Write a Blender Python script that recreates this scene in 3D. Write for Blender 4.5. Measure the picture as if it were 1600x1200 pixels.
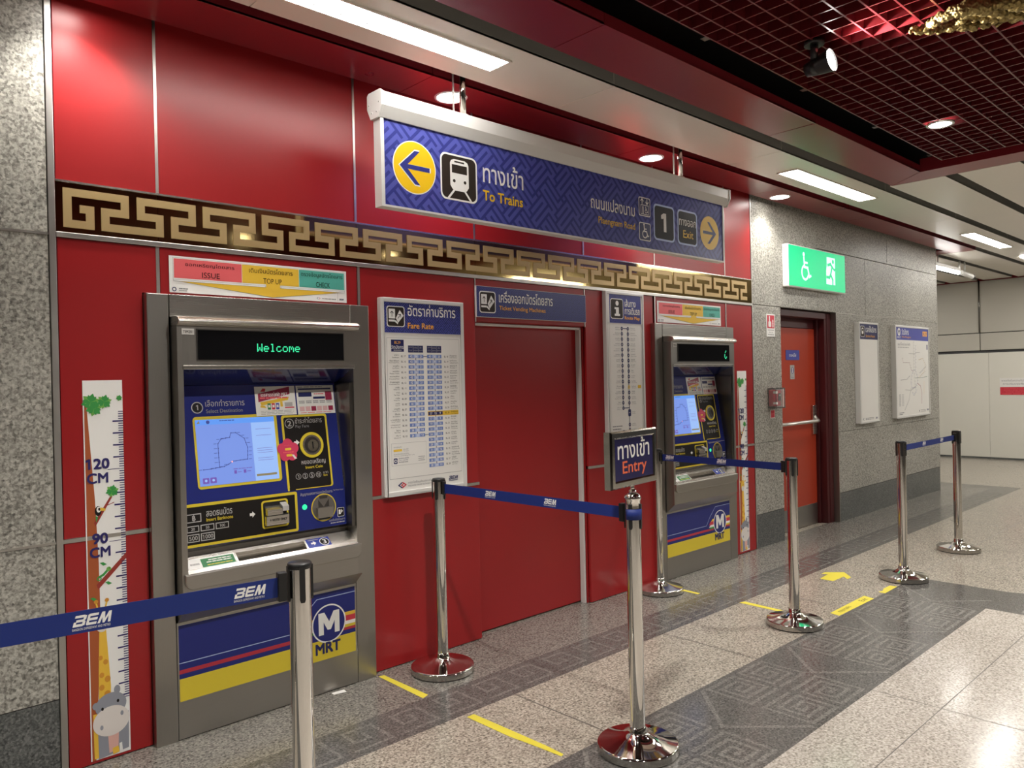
import bpy, bmesh, math, random
from mathutils import Vector, Matrix, noise
for o in list(bpy.data.objects): bpy.data.objects.remove(o)
random.seed(7)
SC = bpy.context.scene
COL = SC.collection
# ------------------------------------------------------------------ camera, world, exposure
YAW, PITCH, ROLL, FPX = 0.816415, -0.00332, -0.0224055, 1200.0
fw = Vector((math.cos(PITCH)*math.cos(YAW), math.cos(PITCH)*math.sin(YAW), math.sin(PITCH)))
r0 = Vector((math.sin(YAW), -math.cos(YAW), 0)); u0 = r0.cross(fw)
rt = r0*math.cos(ROLL)+u0*math.sin(ROLL); up = -r0*math.sin(ROLL)+u0*math.cos(ROLL)
cam = bpy.data.cameras.new('camera'); camo = bpy.data.objects.new('camera', cam); COL.objects.link(camo)
cam.sensor_fit = 'HORIZONTAL'; cam.sensor_width = 36; cam.lens = 36*FPX/1600; cam.clip_start = .05; cam.clip_end = 100
camo.matrix_world = Matrix(((rt.x, up.x, -fw.x, 0), (rt.y, up.y, -fw.y, -3.39617), (rt.z, up.z, -fw.z, 1.49335), (0, 0, 0, 1)))
SC.camera = camo
w = bpy.data.worlds.new('world'); SC.world = w; w.use_nodes = True
w.node_tree.nodes['Background'].inputs[0].default_value = (1, .93, .84, 1)
w.node_tree.nodes['Background'].inputs[1].default_value = .04
SC.view_settings.view_transform = 'Standard'; SC.view_settings.look = 'None'
SC.view_settings.exposure = 0.18; SC.view_settings.gamma = 1
FLUOR, DOWN, HALL = 24.0, 46.0, 330.0
def lamp(name, kind, loc, energy, parent=None, aim=(0, 0, -1), size=.1, spot=None, blend=.5, col=(1, .955, .89), sizey=None):
    l = bpy.data.lights.new(name, kind); l.energy = energy; l.color = col
    if kind == 'SPOT': l.spot_size = math.radians(spot); l.spot_blend = blend; l.shadow_soft_size = size
    elif kind == 'AREA':
        l.size = size
        if sizey: l.shape = 'RECTANGLE'; l.size_y = sizey
    else: l.shadow_soft_size = size
    o = bpy.data.objects.new(name, l); COL.objects.link(o)
    o.rotation_euler = Vector(aim).to_track_quat('-Z', 'Y').to_euler()
    o.location = Vector(loc)
    if parent: o.parent = parent; o.location = Vector(loc)-parent.location
    return o
# ------------------------------------------------------------------ materials
def mat(name, col, rough=.5, metal=0., spec=.5, emit=None, es=0., coat=0.):
    m = bpy.data.materials.new(name); m.use_nodes = True
    b = m.node_tree.nodes['Principled BSDF']
    b.inputs['Base Color'].default_value = (*col, 1); b.inputs['Roughness'].default_value = rough
    b.inputs['Metallic'].default_value = metal; b.inputs['Specular IOR Level'].default_value = spec
    b.inputs['Coat Weight'].default_value = coat
    if emit: b.inputs['Emission Color'].default_value = (*emit, 1); b.inputs['Emission Strength'].default_value = es
    return m
def nd(m, t, **k):
    n = m.node_tree.nodes.new(t)
    for a, v in k.items(): setattr(n, a, v)
    return n
def granite(name, stops, scale, rough, bump=0., stretch=(1, 1, 1), big=.12, spec=.5):
    m = mat(name, (0, 0, 0), rough, spec=spec); L = m.node_tree.links; b = m.node_tree.nodes['Principled BSDF']
    tc = nd(m, 'ShaderNodeNewGeometry'); mp = nd(m, 'ShaderNodeMapping'); mp.inputs['Scale'].default_value = stretch
    L.new(tc.outputs['Position'], mp.inputs['Vector'])
    n = nd(m, 'ShaderNodeTexNoise'); n.inputs['Scale'].default_value = scale; n.inputs['Detail'].default_value = 3.5; n.inputs['Roughness'].default_value = .62
    v = nd(m, 'ShaderNodeTexVoronoi'); v.inputs['Scale'].default_value = scale*1.3
    L.new(mp.outputs[0], n.inputs['Vector']); L.new(mp.outputs[0], v.inputs['Vector'])
    sep = nd(m, 'ShaderNodeSeparateColor'); L.new(v.outputs['Color'], sep.inputs[0])
    mx = nd(m, 'ShaderNodeMix'); mx.inputs[0].default_value = .24; L.new(n.outputs['Fac'], mx.inputs[2]); L.new(sep.outputs[0], mx.inputs[3])
    n2 = nd(m, 'ShaderNodeTexNoise'); n2.inputs['Scale'].default_value = 1.7; n2.inputs['Detail'].default_value = 2; L.new(tc.outputs['Position'], n2.inputs['Vector'])
    ma = nd(m, 'ShaderNodeMath', operation='MULTIPLY_ADD'); L.new(n2.outputs['Fac'], ma.inputs[0]); ma.inputs[1].default_value = big
    sb = nd(m, 'ShaderNodeMath', operation='SUBTRACT'); L.new(mx.outputs[0], sb.inputs[0]); sb.inputs[1].default_value = big/2
    L.new(sb.outputs[0], ma.inputs[2])
    r = nd(m, 'ShaderNodeValToRGB'); e = r.color_ramp.elements
    e[0].position, e[0].color = stops[0][0], (*stops[0][1], 1); e[1].position, e[1].color = stops[-1][0], (*stops[-1][1], 1)
    for p, c in stops[1:-1]: q = e.new(p); q.color = (*c, 1)
    L.new(ma.outputs[0], r.inputs[0]); L.new(r.outputs[0], b.inputs['Base Color'])
    if bump:
        bp = nd(m, 'ShaderNodeBump'); bp.inputs['Strength'].default_value = bump; bp.inputs['Distance'].default_value = .002
        L.new(n.outputs['Fac'], bp.inputs['Height']); L.new(bp.outputs[0], b.inputs['Normal'])
    return m
def worn(m, scale=(1, 1, 1), sc=3., amt=.12, colamt=.0):
    """roughness (and slight colour) variation by noise: brushed grain when the scale is stretched"""
    L = m.node_tree.links; b = m.node_tree.nodes['Principled BSDF']; base = b.inputs['Roughness'].default_value
    tc = nd(m, 'ShaderNodeNewGeometry'); mp = nd(m, 'ShaderNodeMapping'); mp.inputs['Scale'].default_value = scale
    L.new(tc.outputs['Position'], mp.inputs['Vector'])
    n = nd(m, 'ShaderNodeTexNoise'); n.inputs['Scale'].default_value = sc; n.inputs['Detail'].default_value = 3; L.new(mp.outputs[0], n.inputs['Vector'])
    mr = nd(m, 'ShaderNodeMapRange'); mr.inputs[3].default_value = max(0, base-amt); mr.inputs[4].default_value = base+amt
    L.new(n.outputs['Fac'], mr.inputs[0]); L.new(mr.outputs[0], b.inputs['Roughness'])
    if colamt:
        c = b.inputs['Base Color'].default_value[:3]
        r = nd(m, 'ShaderNodeMix', data_type='RGBA'); r.inputs[6].default_value = (*[x*(1-colamt) for x in c], 1); r.inputs[7].default_value = (*[min(1, x*(1+colamt)) for x in c], 1)
        L.new(n.outputs['Fac'], r.inputs[0]); L.new(r.outputs[2], b.inputs['Base Color'])
    return m
RED = worn(mat('red_panel', (.32, .011, .013), .33), sc=1.2, amt=.04, colamt=.05)
CRED = worn(mat('red_ceiling_paint', (.22, .016, .023), .30), sc=1.5, amt=.05, colamt=.08)
GRIDRED = mat('red_grid_paint', (.125, .009, .012), .3, spec=.8)
CWHITE = worn(mat('white_ceiling_paint', (.80, .75, .67), .30), sc=2., amt=.06, colamt=.04)
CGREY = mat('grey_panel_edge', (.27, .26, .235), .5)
VOID = mat('black_void', (.006, .006, .006), .8)
ALU = worn(mat('aluminium_trim', (.62, .60, .56), .36, 1.), sc=20, amt=.08)
ALUW = mat('anodised_frame', (.70, .69, .66), .40, .1)
STEEL = worn(mat('brushed_steel', (.47, .45, .415), .33, 1.), (1, 1, 40), 12., .08, .05)
STEELV = worn(mat('brushed_steel_upright', (.44, .42, .385), .33, 1.), (40, 40, 1), 12., .08, .05)
STEELB = worn(mat('bright_steel', (.68, .65, .60), .27, 1.), (.3, .3, 60), 12., .012)
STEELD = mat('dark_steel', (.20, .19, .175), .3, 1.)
CHROMED = mat('dull_chrome_rim', (.50, .485, .46), .22, 1.)
CHROME = mat('polished_chrome', (.74, .72, .68), .06, 1.)
BLACK = mat('black_plastic', (.012, .012, .012), .4)
GLASSB = mat('black_glass', (.004, .004, .005), .08)
PRINTK = mat('black_print', (.013, .011, .010), .45, spec=.2)
BROWN = mat('pictogram_ground', (.032, .025, .020), .4, spec=.2)
WHITE = mat('white_print', (.84, .83, .80), .4)
PAPER = mat('white_paper', (.77, .755, .715), .45)
GREYT = mat('grey_print', (.20, .20, .21), .5)
LGREY = mat('light_grey_print', (.42, .41, .40), .5)
SIGNB = mat('sign_blue', (.085, .098, .38), .3, spec=.25)
SIGNBD = mat('sign_dark_blue', (.036, .044, .22), .3, spec=.25)
BOARDB = mat('board_blue', (.042, .052, .24), .3)
BOARDD = mat('board_dark_blue', (.018, .024, .135), .3)
NAVY = mat('navy_print', (.012, .016, .10), .4)
MBLUE = mat('machine_blue', (.020, .028, .17), .2)
BELT = worn(mat('belt_blue', (.004, .020, .17), .6), (1, 1, 1), 300., .1, .12)
ROWB = mat('fare_row_blue', (.14, .22, .52), .5)
ROWL = mat('fare_row_pale', (.40, .48, .72), .5)
YEL = mat('sign_yellow', (.83, .52, .012), .35)
MYEL = mat('machine_yellow', (.66, .52, .035), .35)
ORG = mat('sign_orange', (.88, .42, .06), .4)
ENTRY = mat('entry_orange', (.82, .16, .06), .4)
TAPE = worn(mat('floor_tape', (.68, .58, .055), .5), sc=30, amt=.1, colamt=.08)
PRED = mat('print_red', (.58, .035, .06), .4)
PINK = mat('print_pink', (.78, .13, .14), .35)
AMBER = mat('print_amber', (.78, .50, .05), .35)
TEAL = mat('print_teal', (.09, .42, .34), .35)
GREENP = mat('print_green', (.03, .20, .07), .45)
LEAF = mat('leaf_green', (.04, .30, .06), .45)
LEAFL = mat('leaf_light_green', (.17, .42, .08), .45)
BARK = mat('bark_brown', (.38, .09, .025), .45)
BARK2 = mat('branch_brown', (.30, .035, .025), .45)
GIRA = mat('giraffe_yellow', (.80, .49, .05), .45)
GIRS = mat('giraffe_spot', (.62, .27, .03), .45)
HIPG = mat('hippo_grey', (.27, .28, .32), .45)
HIPW = mat('hippo_muzzle', (.70, .65, .61), .45)
HIPP = mat('hippo_belly', (.72, .42, .36), .45)
INDIGO = mat('ruler_indigo', (.02, .015, .12), .45)
MAGENTA = mat('print_magenta', (.30, .02, .06), .4)
GOLDM = worn(mat('gold_mirror', (.50, .38, .17), .07, 1.), sc=4, amt=.03)
GOLDF = worn(mat('gold_matt', (.50, .36, .17), .42, .5), sc=60, amt=.06)
GOLDS = worn(mat('gilded_relief', (.27, .20, .075), .48, .8), sc=40, amt=.12, colamt=.3)
DOORR = mat('door_orange_red', (.42, .045, .018), .33)
DOORF = mat('door_frame_maroon', (.07, .010, .012), .35)
HALLW = worn(mat('hall_dark_stone', (.13, .125, .115), .4), sc=.8, amt=.1, colamt=.3)
HOARD = worn(mat('hoarding_white', (.72, .70, .62), .5), sc=1.0, amt=.05, colamt=.04)
CLAD = worn(mat('far_cladding_grey', (.50, .475, .41), .5), sc=1., amt=.05, colamt=.05)
SHADOW = mat('joint_dark', (.02, .02, .018), .7)
STONE = granite('wall_granite', [(.28, (.085, .080, .070)), (.42, (.22, .21, .182)), (.56, (.39, .375, .33)), (.74, (.57, .55, .49))], 74, .42, .35)
DADO = granite('dark_granite_base', [(.30, (.035, .037, .036)), (.5, (.10, .105, .10)), (.7, (.20, .20, .19))], 110, .35)
SJOINT = mat('stone_joint', (.12, .115, .10), .6)
FLOORB = granite('floor_beige_granite', [(.31, (.105, .09, .074)), (.44, (.265, .236, .195)), (.56, (.39, .35, .29)), (.72, (.56, .51, .43))], 92, .19, big=.06)
FLOORP = granite('floor_pink_granite', [(.30, (.20, .18, .155)), (.46, (.38, .345, .30)), (.60, (.52, .475, .425)), (.75, (.66, .61, .56))], 92, .15, big=.05)
FLOORG = granite('floor_grey_granite', [(.30, (.045, .042, .038)), (.46, (.155, .145, .13)), (.60, (.24, .225, .197)), (.75, (.34, .32, .285))], 95, .20, big=.08)
FLOORD = granite('floor_dark_band', [(.32, (.055, .053, .050)), (.50, (.105, .10, .093)), (.70, (.18, .172, .158))], 108, .17, big=.06)
FLOORI = granite('floor_band_inlay', [(.32, (.088, .083, .077)), (.50, (.16, .152, .139)), (.70, (.25, .237, .216))], 108, .24, big=.06)
FJOINT = mat('floor_joint', (.085, .075, .065), .5)
EM = lambda n, c, s: mat(n, (.8, .8, .8), .5, emit=c, es=s)
FLU = EM('fluorescent_glow', (1, .97, .92), FLUOR)
DLG = EM('downlight_glow', (1, .96, .90), 22)
EXITG = mat('exit_green_glow', (.0, .30, .12), .4, emit=(.0, .54, .21), es=.95)
EXITW = mat('exit_white_glow', (.6, .8, .7), .4, emit=(.55, 1, .82), es=.9)
SCRB = EM('screen_blue', (.17, .28, .74), .9); SCRL = EM('screen_light_blue', (.30, .48, .88), .9); SCRT = EM('screen_top_bar', (.10, .30, .85), .9)
SCRK = EM('screen_lines', (.03, .05, .30), .7); SCRP = EM('screen_violet', (.16, .08, .45), .8); SCRY = EM('screen_ochre', (.35, .28, .12), .6)
VFD = EM('display_green', (.03, .80, .34), 1.15); LED = EM('green_lamp', (.02, .85, .32), 1.3)
for m_ in (SCRB, SCRL, SCRT, SCRK, SCRP, SCRY, VFD, LED): m_.node_tree.nodes['Principled BSDF'].inputs['Base Color'].default_value = (.02, .02, .03, 1)
CLEAR = mat('clear_cover', (.95, .93, .92), .12)
_b = CLEAR.node_tree.nodes['Principled BSDF']; _b.inputs['Transmission Weight'].default_value = .9; _b.inputs['IOR'].default_value = 1.2
# ------------------------------------------------------------------ mesh helpers
class M:
    def __init__(s): s.v = []; s.f = []; s.m = []; s.mats = []; s.sm = []
    def mi(s, m):
        if m not in s.mats: s.mats.append(m)
        return s.mats.index(m)
    def face(s, idx, m, sm=False): s.f.append(tuple(idx)); s.m.append(s.mi(m)); s.sm.append(sm)
    def poly(s, pts, m):
        n = len(s.v); s.v += [tuple(p) for p in pts]; s.face(range(n, n+len(pts)), m)
    def box(s, x0, x1, y0, y1, z0, z1, m):
        if x0 > x1: x0, x1 = x1, x0
        if y0 > y1: y0, y1 = y1, y0
        if z0 > z1: z0, z1 = z1, z0
        n = len(s.v)
        s.v += [(x0, y0, z0), (x1, y0, z0), (x1, y1, z0), (x0, y1, z0), (x0, y0, z1), (x1, y0, z1), (x1, y1, z1), (x0, y1, z1)]
        for q in ((0, 3, 2, 1), (4, 5, 6, 7), (0, 1, 5, 4), (1, 2, 6, 5), (2, 3, 7, 6), (3, 0, 4, 7)): s.face([n+i for i in q], m)
        return s
    def prism(s, pts, ax, a0, a1, m):
        """pts: list of 2D in the two other axes (x: (y,z), y: (x,z), z: (x,y)) extruded along ax from a0 to a1"""
        def P(p, a): return {'x': (a, p[0], p[1]), 'y': (p[0], a, p[1]), 'z': (p[0], p[1], a)}[ax]
        ar = sum(pts[i][0]*pts[(i+1) % len(pts)][1]-pts[(i+1) % len(pts)][0]*pts[i][1] for i in range(len(pts)))
        if ar < 0: pts = pts[::-1]
        if ax == 'y': a0, a1 = max(a0, a1), min(a0, a1)
        else: a0, a1 = min(a0, a1), max(a0, a1)
        n = len(s.v); k = len(pts)
        s.v += [P(p, a0) for p in pts]+[P(p, a1) for p in pts]
        s.face([n+k-1-i for i in range(k)], m); s.face([n+k+i for i in range(k)], m)
        for i in range(k): j = (i+1) % k; s.face((n+i, n+j, n+k+j, n+k+i), m)
        return s
    def lathe(s, prof, m, c=(0, 0, 0), n=40, sm=True, a0=0., a1=2*math.pi):
        k = len(s.v)
        full = abs(a1-a0-2*math.pi) < 1e-6; steps = n if full else n+1
        for i in range(steps):
            a = a0+(a1-a0)*i/n
            for r, z in prof: s.v.append((c[0]+r*math.cos(a), c[1]+r*math.sin(a), c[2]+z))
        q = len(prof)
        for i in range(n):
            j = (i+1) % steps
            for t in range(q-1): s.face((k+i*q+t, k+j*q+t, k+j*q+t+1, k+i*q+t+1), m, sm)
        return s
    def tube(s, p0, p1, r, m, n=20, r1=None, cap=True):
        p0 = Vector(p0); p1 = Vector(p1); d = (p1-p0).normalized(); a = d.orthogonal().normalized(); b = d.cross(a); r1 = r if r1 is None else r1
        k = len(s.v)
        for p, q in ((p0, r), (p1, r1)):
            for i in range(n): t = 2*math.pi*i/n; s.v.append(tuple(p+(a*math.cos(t)+b*math.sin(t))*q))
        for i in range(n): j = (i+1) % n; s.face((k+i, k+j, k+n+j, k+n+i), m, True)
        if cap: s.face([k+n-1-i for i in range(n)], m); s.face([k+n+i for i in range(n)], m)
        return s
    def path(s, pts, r, m, n=14):
        pts = [Vector(p) for p in pts]; k = len(s.v); a = None
        for i, p in enumerate(pts):
            d = (pts[min(i+1, len(pts)-1)]-pts[max(i-1, 0)]).normalized()
            a = d.orthogonal().normalized() if a is None else (a-d*a.dot(d)).normalized(); b = d.cross(a)
            for t in range(n): g = 2*math.pi*t/n; s.v.append(tuple(p+(a*math.cos(g)+b*math.sin(g))*r))
        for i in range(len(pts)-1):
            for t in range(n): u = (t+1) % n; s.face((k+i*n+t, k+i*n+u, k+(i+1)*n+u, k+(i+1)*n+t), m, True)
        s.face([k+n-1-i for i in range(n)], m); e = k+(len(pts)-1)*n; s.face([e+i for i in range(n)], m)
        return s
    def flat(s, O, U, V): return Flat(s, O, U, V)
TXT = {}
def glyphs(body, bold=0.):
    k = (body, bold)
    if k not in TXT:
        c = bpy.data.curves.new('lettering', 'FONT'); c.body = body; c.resolution_u = 3; c.fill_mode = 'FRONT'
        o = bpy.data.objects.new('lettering', c); COL.objects.link(o)
        me = bpy.data.meshes.new_from_object(o)
        vs = [(v.co.x, v.co.y) for v in me.vertices]; fs = [tuple(p.vertices) for p in me.polygons]
        bpy.data.objects.remove(o); bpy.data.curves.remove(c); bpy.data.meshes.remove(me)
        if body[0] == '1':                                # give the leading figure one its flag
            xl = min(v[0] for v in vs); n = len(vs); vs += [(xl+.02, .692), (xl-.15, .59), (xl-.15, .50), (xl+.02, .585)]; fs.append((n, n+1, n+2, n+3))
        x0 = min(v[0] for v in vs); x1 = max(v[0] for v in vs); y0 = min(v[1] for v in vs); y1 = max(v[1] for v in vs)
        if bold:                                          # heavier strokes: four shifted prints
            b = bold*.8; n = len(vs); sh = ((b, b), (-b, b), (-b, -b), (b, -b)); f0 = fs
            vs = [(x+p, y+q) for p, q in sh for x, y in vs]; fs = [tuple(i+n*j for i in f) for j in range(4) for f in f0]; x0 -= b; x1 += b; y0 -= b; y1 += b
        TXT[k] = ([((x-x0)/(x1-x0), (y-y0)/(y1-y0)) for x, y in vs], fs, (x1-x0)/(y1-y0), len(vs)//(4 if bold else 1))
    return TXT[k]
def clip(pts, x0, y0, x1, y1):
    for ax, lim, sg in ((0, x0, 1), (0, x1, -1), (1, y0, 1), (1, y1, -1)):
        out = []
        for i in range(len(pts)):
            a, b = pts[i-1], pts[i]; da = (a[ax]-lim)*sg; db = (b[ax]-lim)*sg
            if (da >= 0) != (db >= 0):
                t = da/(da-db); out.append((a[0]+(b[0]-a[0])*t, a[1]+(b[1]-a[1])*t))
            if db >= 0: out.append(b)
        pts = out
        if len(pts) < 3: return []
    return pts
class Flat:
    """printing on a plane: every layer k lies a hair above the one below"""
    EPS = .0004
    def __init__(s, mesh, O, U, V): s.M = mesh; s.O = Vector(O); s.U = Vector(U).normalized(); s.V = Vector(V).normalized(); s.N = s.U.cross(s.V)
    def P(s, u, v, k): return s.O+s.U*u+s.V*v+s.N*(k*s.EPS)
    def poly(s, pts, m, k=1):
        k += random.random()*.35                         # never two prints in exactly one plane
        ar = sum(pts[i][0]*pts[(i+1) % len(pts)][1]-pts[(i+1) % len(pts)][0]*pts[i][1] for i in range(len(pts)))
        if ar < 0: pts = pts[::-1]
        s.M.poly([s.P(u, v, k) for u, v in pts], m)
    def rect(s, u0, v0, u1, v1, m, k=1): s.poly([(u0, v0), (u1, v0), (u1, v1), (u0, v1)], m, k)
    def circ(s, u, v, r, m, k=1, rv=None, n=28): s.poly([(u+r*math.cos(2*math.pi*i/n), v+(rv or r)*math.sin(2*math.pi*i/n)) for i in range(n)], m, k)
    def arc(s, u, v, r, w, a0, a1, m, k=1, n=24, rv=1.):
        for i in range(n):
            a = math.radians(a0+(a1-a0)*i/n); b = math.radians(a0+(a1-a0)*(i+1)/n)
            s.poly([(u+(r-w/2)*math.cos(a), v+rv*(r-w/2)*math.sin(a)), (u+(r+w/2)*math.cos(a), v+rv*(r+w/2)*math.sin(a)), (u+(r+w/2)*math.cos(b), v+rv*(r+w/2)*math.sin(b)), (u+(r-w/2)*math.cos(b), v+rv*(r-w/2)*math.sin(b))], m, k)
    def ring(s, u, v, r, w, m, k=1, n=32): s.arc(u, v, r, w, 0, 360, m, k, n)
    def rrect(s, u0, v0, u1, v1, r, m, k=1, n=6):
        pts = []
        for cx, cy, a in ((u1-r, v1-r, 0), (u0+r, v1-r, 90), (u0+r, v0+r, 180), (u1-r, v0+r, 270)):
            for i in range(n+1): t = math.radians(a+90*i/n); pts.append((cx+r*math.cos(t), cy+r*math.sin(t)))
        s.poly(pts, m, k)
    def line(s, pts, w, m, k=1, box=None):
        for (a, b), (c, d) in zip(pts, pts[1:]):
            l = math.hypot(c-a, d-b)
            if l < 1e-9: continue
            ex, ey = (c-a)/l*w/2, (d-b)/l*w/2
            q = [(a-ex+ey, b-ey-ex), (c+ex+ey, d+ey-ex), (c+ex-ey, d+ey+ex), (a-ex-ey, b-ey+ex)]
            if box: q = clip(q, *box)
            if q: s.poly(q, m, k)
    def text(s, body, u0, v0, u1, v1, m, k=3, bold=0., slant=0.):
        vs, fs, asp, per = glyphs(body, bold); n = len(s.M.v)
        if u1 is None: u1 = u0+asp*(v1-v0)
        if u0 is None: u0 = u1-asp*(v1-v0)
        for i, (x, y) in enumerate(vs): s.M.v.append(tuple(s.P(u0+x*(u1-u0)+slant*y*(v1-v0), v0+y*(v1-v0), k+.2*(i//per))))
        for f in fs: s.M.face([n+i for i in f], m)
    def mid(s, body, uc, v0, v1, m, k=3, bold=0., maxw=None):
        asp = glyphs(body, bold)[2]; w_ = asp*(v1-v0)
        if maxw: w_ = min(w_, maxw)
        s.text(body, uc-w_/2, v0, uc+w_/2, v1, m, k, bold)
    def greek(s, u0, v0, u1, v1, m, k=3, n=4):
        """a line of print too small to read: short word bars"""
        u = u0; L = u1-u0
        while u < u1-1e-4:
            l = min(L*(.12+.16*random.random()), u1-u); s.rect(u, v0, u+l*.86, v1, m, k); u += l
def build(name, mesh, parent=None, root=None, bevel=0., seg=2, label=None, smooth=False):
    me = bpy.data.meshes.new(name); off = Vector(root.get('_off', (0, 0, 0))) if root is not None else Vector((0, 0, 0))
    me.from_pydata([tuple(Vector(v)-off) for v in mesh.v], [], mesh.f)
    for m in mesh.mats: me.materials.append(m)
    me.polygons.foreach_set('material_index', mesh.m); me.polygons.foreach_set('use_smooth', mesh.sm)
    if bevel:
        bm = bmesh.new(); bm.from_mesh(me); bmesh.ops.remove_doubles(bm, verts=bm.verts, dist=1e-6)
        ed = [e for e in bm.edges if len(e.link_faces) == 2 and e.calc_face_angle(0) > .6]
        bmesh.ops.bevel(bm, geom=ed, offset=bevel, segments=seg, profile=.5, affect='EDGES', clamp_overlap=True); bm.to_mesh(me); bm.free()
    me.update()
    o = bpy.data.objects.new(name, me); COL.objects.link(o)
    if parent is not None: o.parent = parent
    if label: o['label'] = label
    return o
def thing(name, label, cat, loc=(0, 0, 0), group=None, local=False):
    o = bpy.data.objects.new(name, None); COL.objects.link(o); o.empty_display_size = .05; o.location = loc
    o['label'] = label; o['category'] = cat; o['_off'] = (0., 0., 0.) if local else tuple(float(x) for x in loc)
    if group: o['group'] = group
    return o
def struct(name, loc=(0, 0, 0)):
    o = bpy.data.objects.new(name, None); COL.objects.link(o); o.location = loc; o['kind'] = 'structure'; o['_off'] = tuple(float(x) for x in loc)
    return o
def part(root, name, mesh, parent=None, **k): return build(name, mesh, parent or root, root, **k)
def solo(name, mesh, label, cat, group=None, **k):
    o = build(name, mesh, **k); o['label'] = label; o['category'] = cat
    if group: o['group'] = group
    return o
def copy_tree(o, parent=None, label=None, loc=None):
    c = o.copy(); COL.objects.link(c)
    if parent is not None: c.parent = parent
    if label: c['label'] = label
    if loc is not None: c.location = loc
    for ch in list(o.children): copy_tree(ch, c)
    return c
# ------------------------------------------------------------------ shared drawings
def key_pattern(F, u0, v0, u1, v1, a, m, k=1):
    """diagonal interlocking key fret, clipped to the sign"""
    bx = (u0, v0, u1, v1); c = math.sqrt(.5); wd = a*.42; B = 4
    def R(p): return (u0+(p[0]-p[1])*c*a, v0+(p[0]+p[1])*c*a)
    n = int(((u1-u0)+(v1-v0))/a/B)+2
    for i in range(-1, n+1):
        for j in range(-n, n+1):
            p = R((i*B+2, j*B+2))
            if not (u0-B*a < p[0] < u1+B*a and v0-B*a < p[1] < v1+B*a): continue
            x, y = i*B, j*B
            if (i+j) % 2 == 0: S = [[(x-.5, y+.5), (x+3.5, y+.5)], [(x+.5, y+1.5), (x+4.5, y+1.5)], [(x-.5, y+2.5), (x+3.5, y+2.5)], [(x+.5, y+3.5), (x+4.5, y+3.5)], [(x+3.5, y+.5), (x+3.5, y-.5)], [(x+.5, y+2.5), (x+.5, y+3.5)]]
            else: S = [[(x+.5, y+.5), (x+.5, y+4.5)], [(x+1.5, y-.5), (x+1.5, y+3.5)], [(x+2.5, y+.5), (x+2.5, y+4.5)], [(x+3.5, y-.5), (x+3.5, y+3.5)], [(x+.5, y+3.5), (x-.5, y+3.5)], [(x+2.5, y+.5), (x+3.5, y+.5)]]
            for st in S: F.line([R(q) for q in st], wd, m, k, bx)
def wheelchair(F, u, v, s, m, k=4):
    F.circ(u-.10*s, v+.44*s, .075*s, m, k, n=14)
    F.line([(u-.09*s, v+.32*s), (u-.06*s, v+.02*s), (u+.17*s, v+.0*s), (u+.28*s, v-.30*s), (u+.38*s, v-.26*s)], .085*s, m, k)
    F.line([(u-.08*s, v+.17*s), (u+.14*s, v+.17*s)], .07*s, m, k)
    F.arc(u-.02*s, v-.17*s, .235*s, .075*s, 110, 345, m, k)
def ticket_icon(F, u0, v0, u1, v1, k=2):
    h = v1-v0; wd = u1-u0
    F.rrect(u0, v0, u1, v1, .13*h, WHITE, k); F.rrect(u0+.045*wd, v0+.045*h, u1-.045*wd, v1-.045*h, .11*h, BROWN, k+1)
    F.rrect(u0+.11*wd, v0+.40*h, u0+.46*wd, v0+.86*h, .02*h, WHITE, k+2); F.rrect(u0+.11*wd, v0+.25*h, u0+.44*wd, v0+.34*h, .01*h, WHITE, k+2)
    F.poly([(u0+.50*wd, v0+.42*h), (u0+.72*wd, v0+.82*h), (u0+.93*wd, v0+.55*h), (u0+.62*wd, v0+.20*h)], WHITE, k+2)
    F.poly([(u0+.44*wd, v0+.25*h), (u0+.60*wd, v0+.12*h), (u0+.62*wd, v0+.20*h), (u0+.47*wd, v0+.34*h)], WHITE, k+2)
    F.line([(u0+.285*wd, v0+.50*h), (u0+.285*wd, v0+.74*h)], .03*h, PRINTK, k+3); F.line([(u0+.21*wd, v0+.66*h), (u0+.285*wd, v0+.75*h), (u0+.36*wd, v0+.66*h)], .03*h, PRINTK, k+3)
    F.line([(u0+.62*wd, v0+.42*h), (u0+.76*wd, v0+.60*h)], .03*h, PRINTK, k+3); F.line([(u0+.65*wd, v0+.60*h), (u0+.765*wd, v0+.61*h), (u0+.765*wd, v0+.48*h)], .03*h, PRINTK, k+3)
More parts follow.
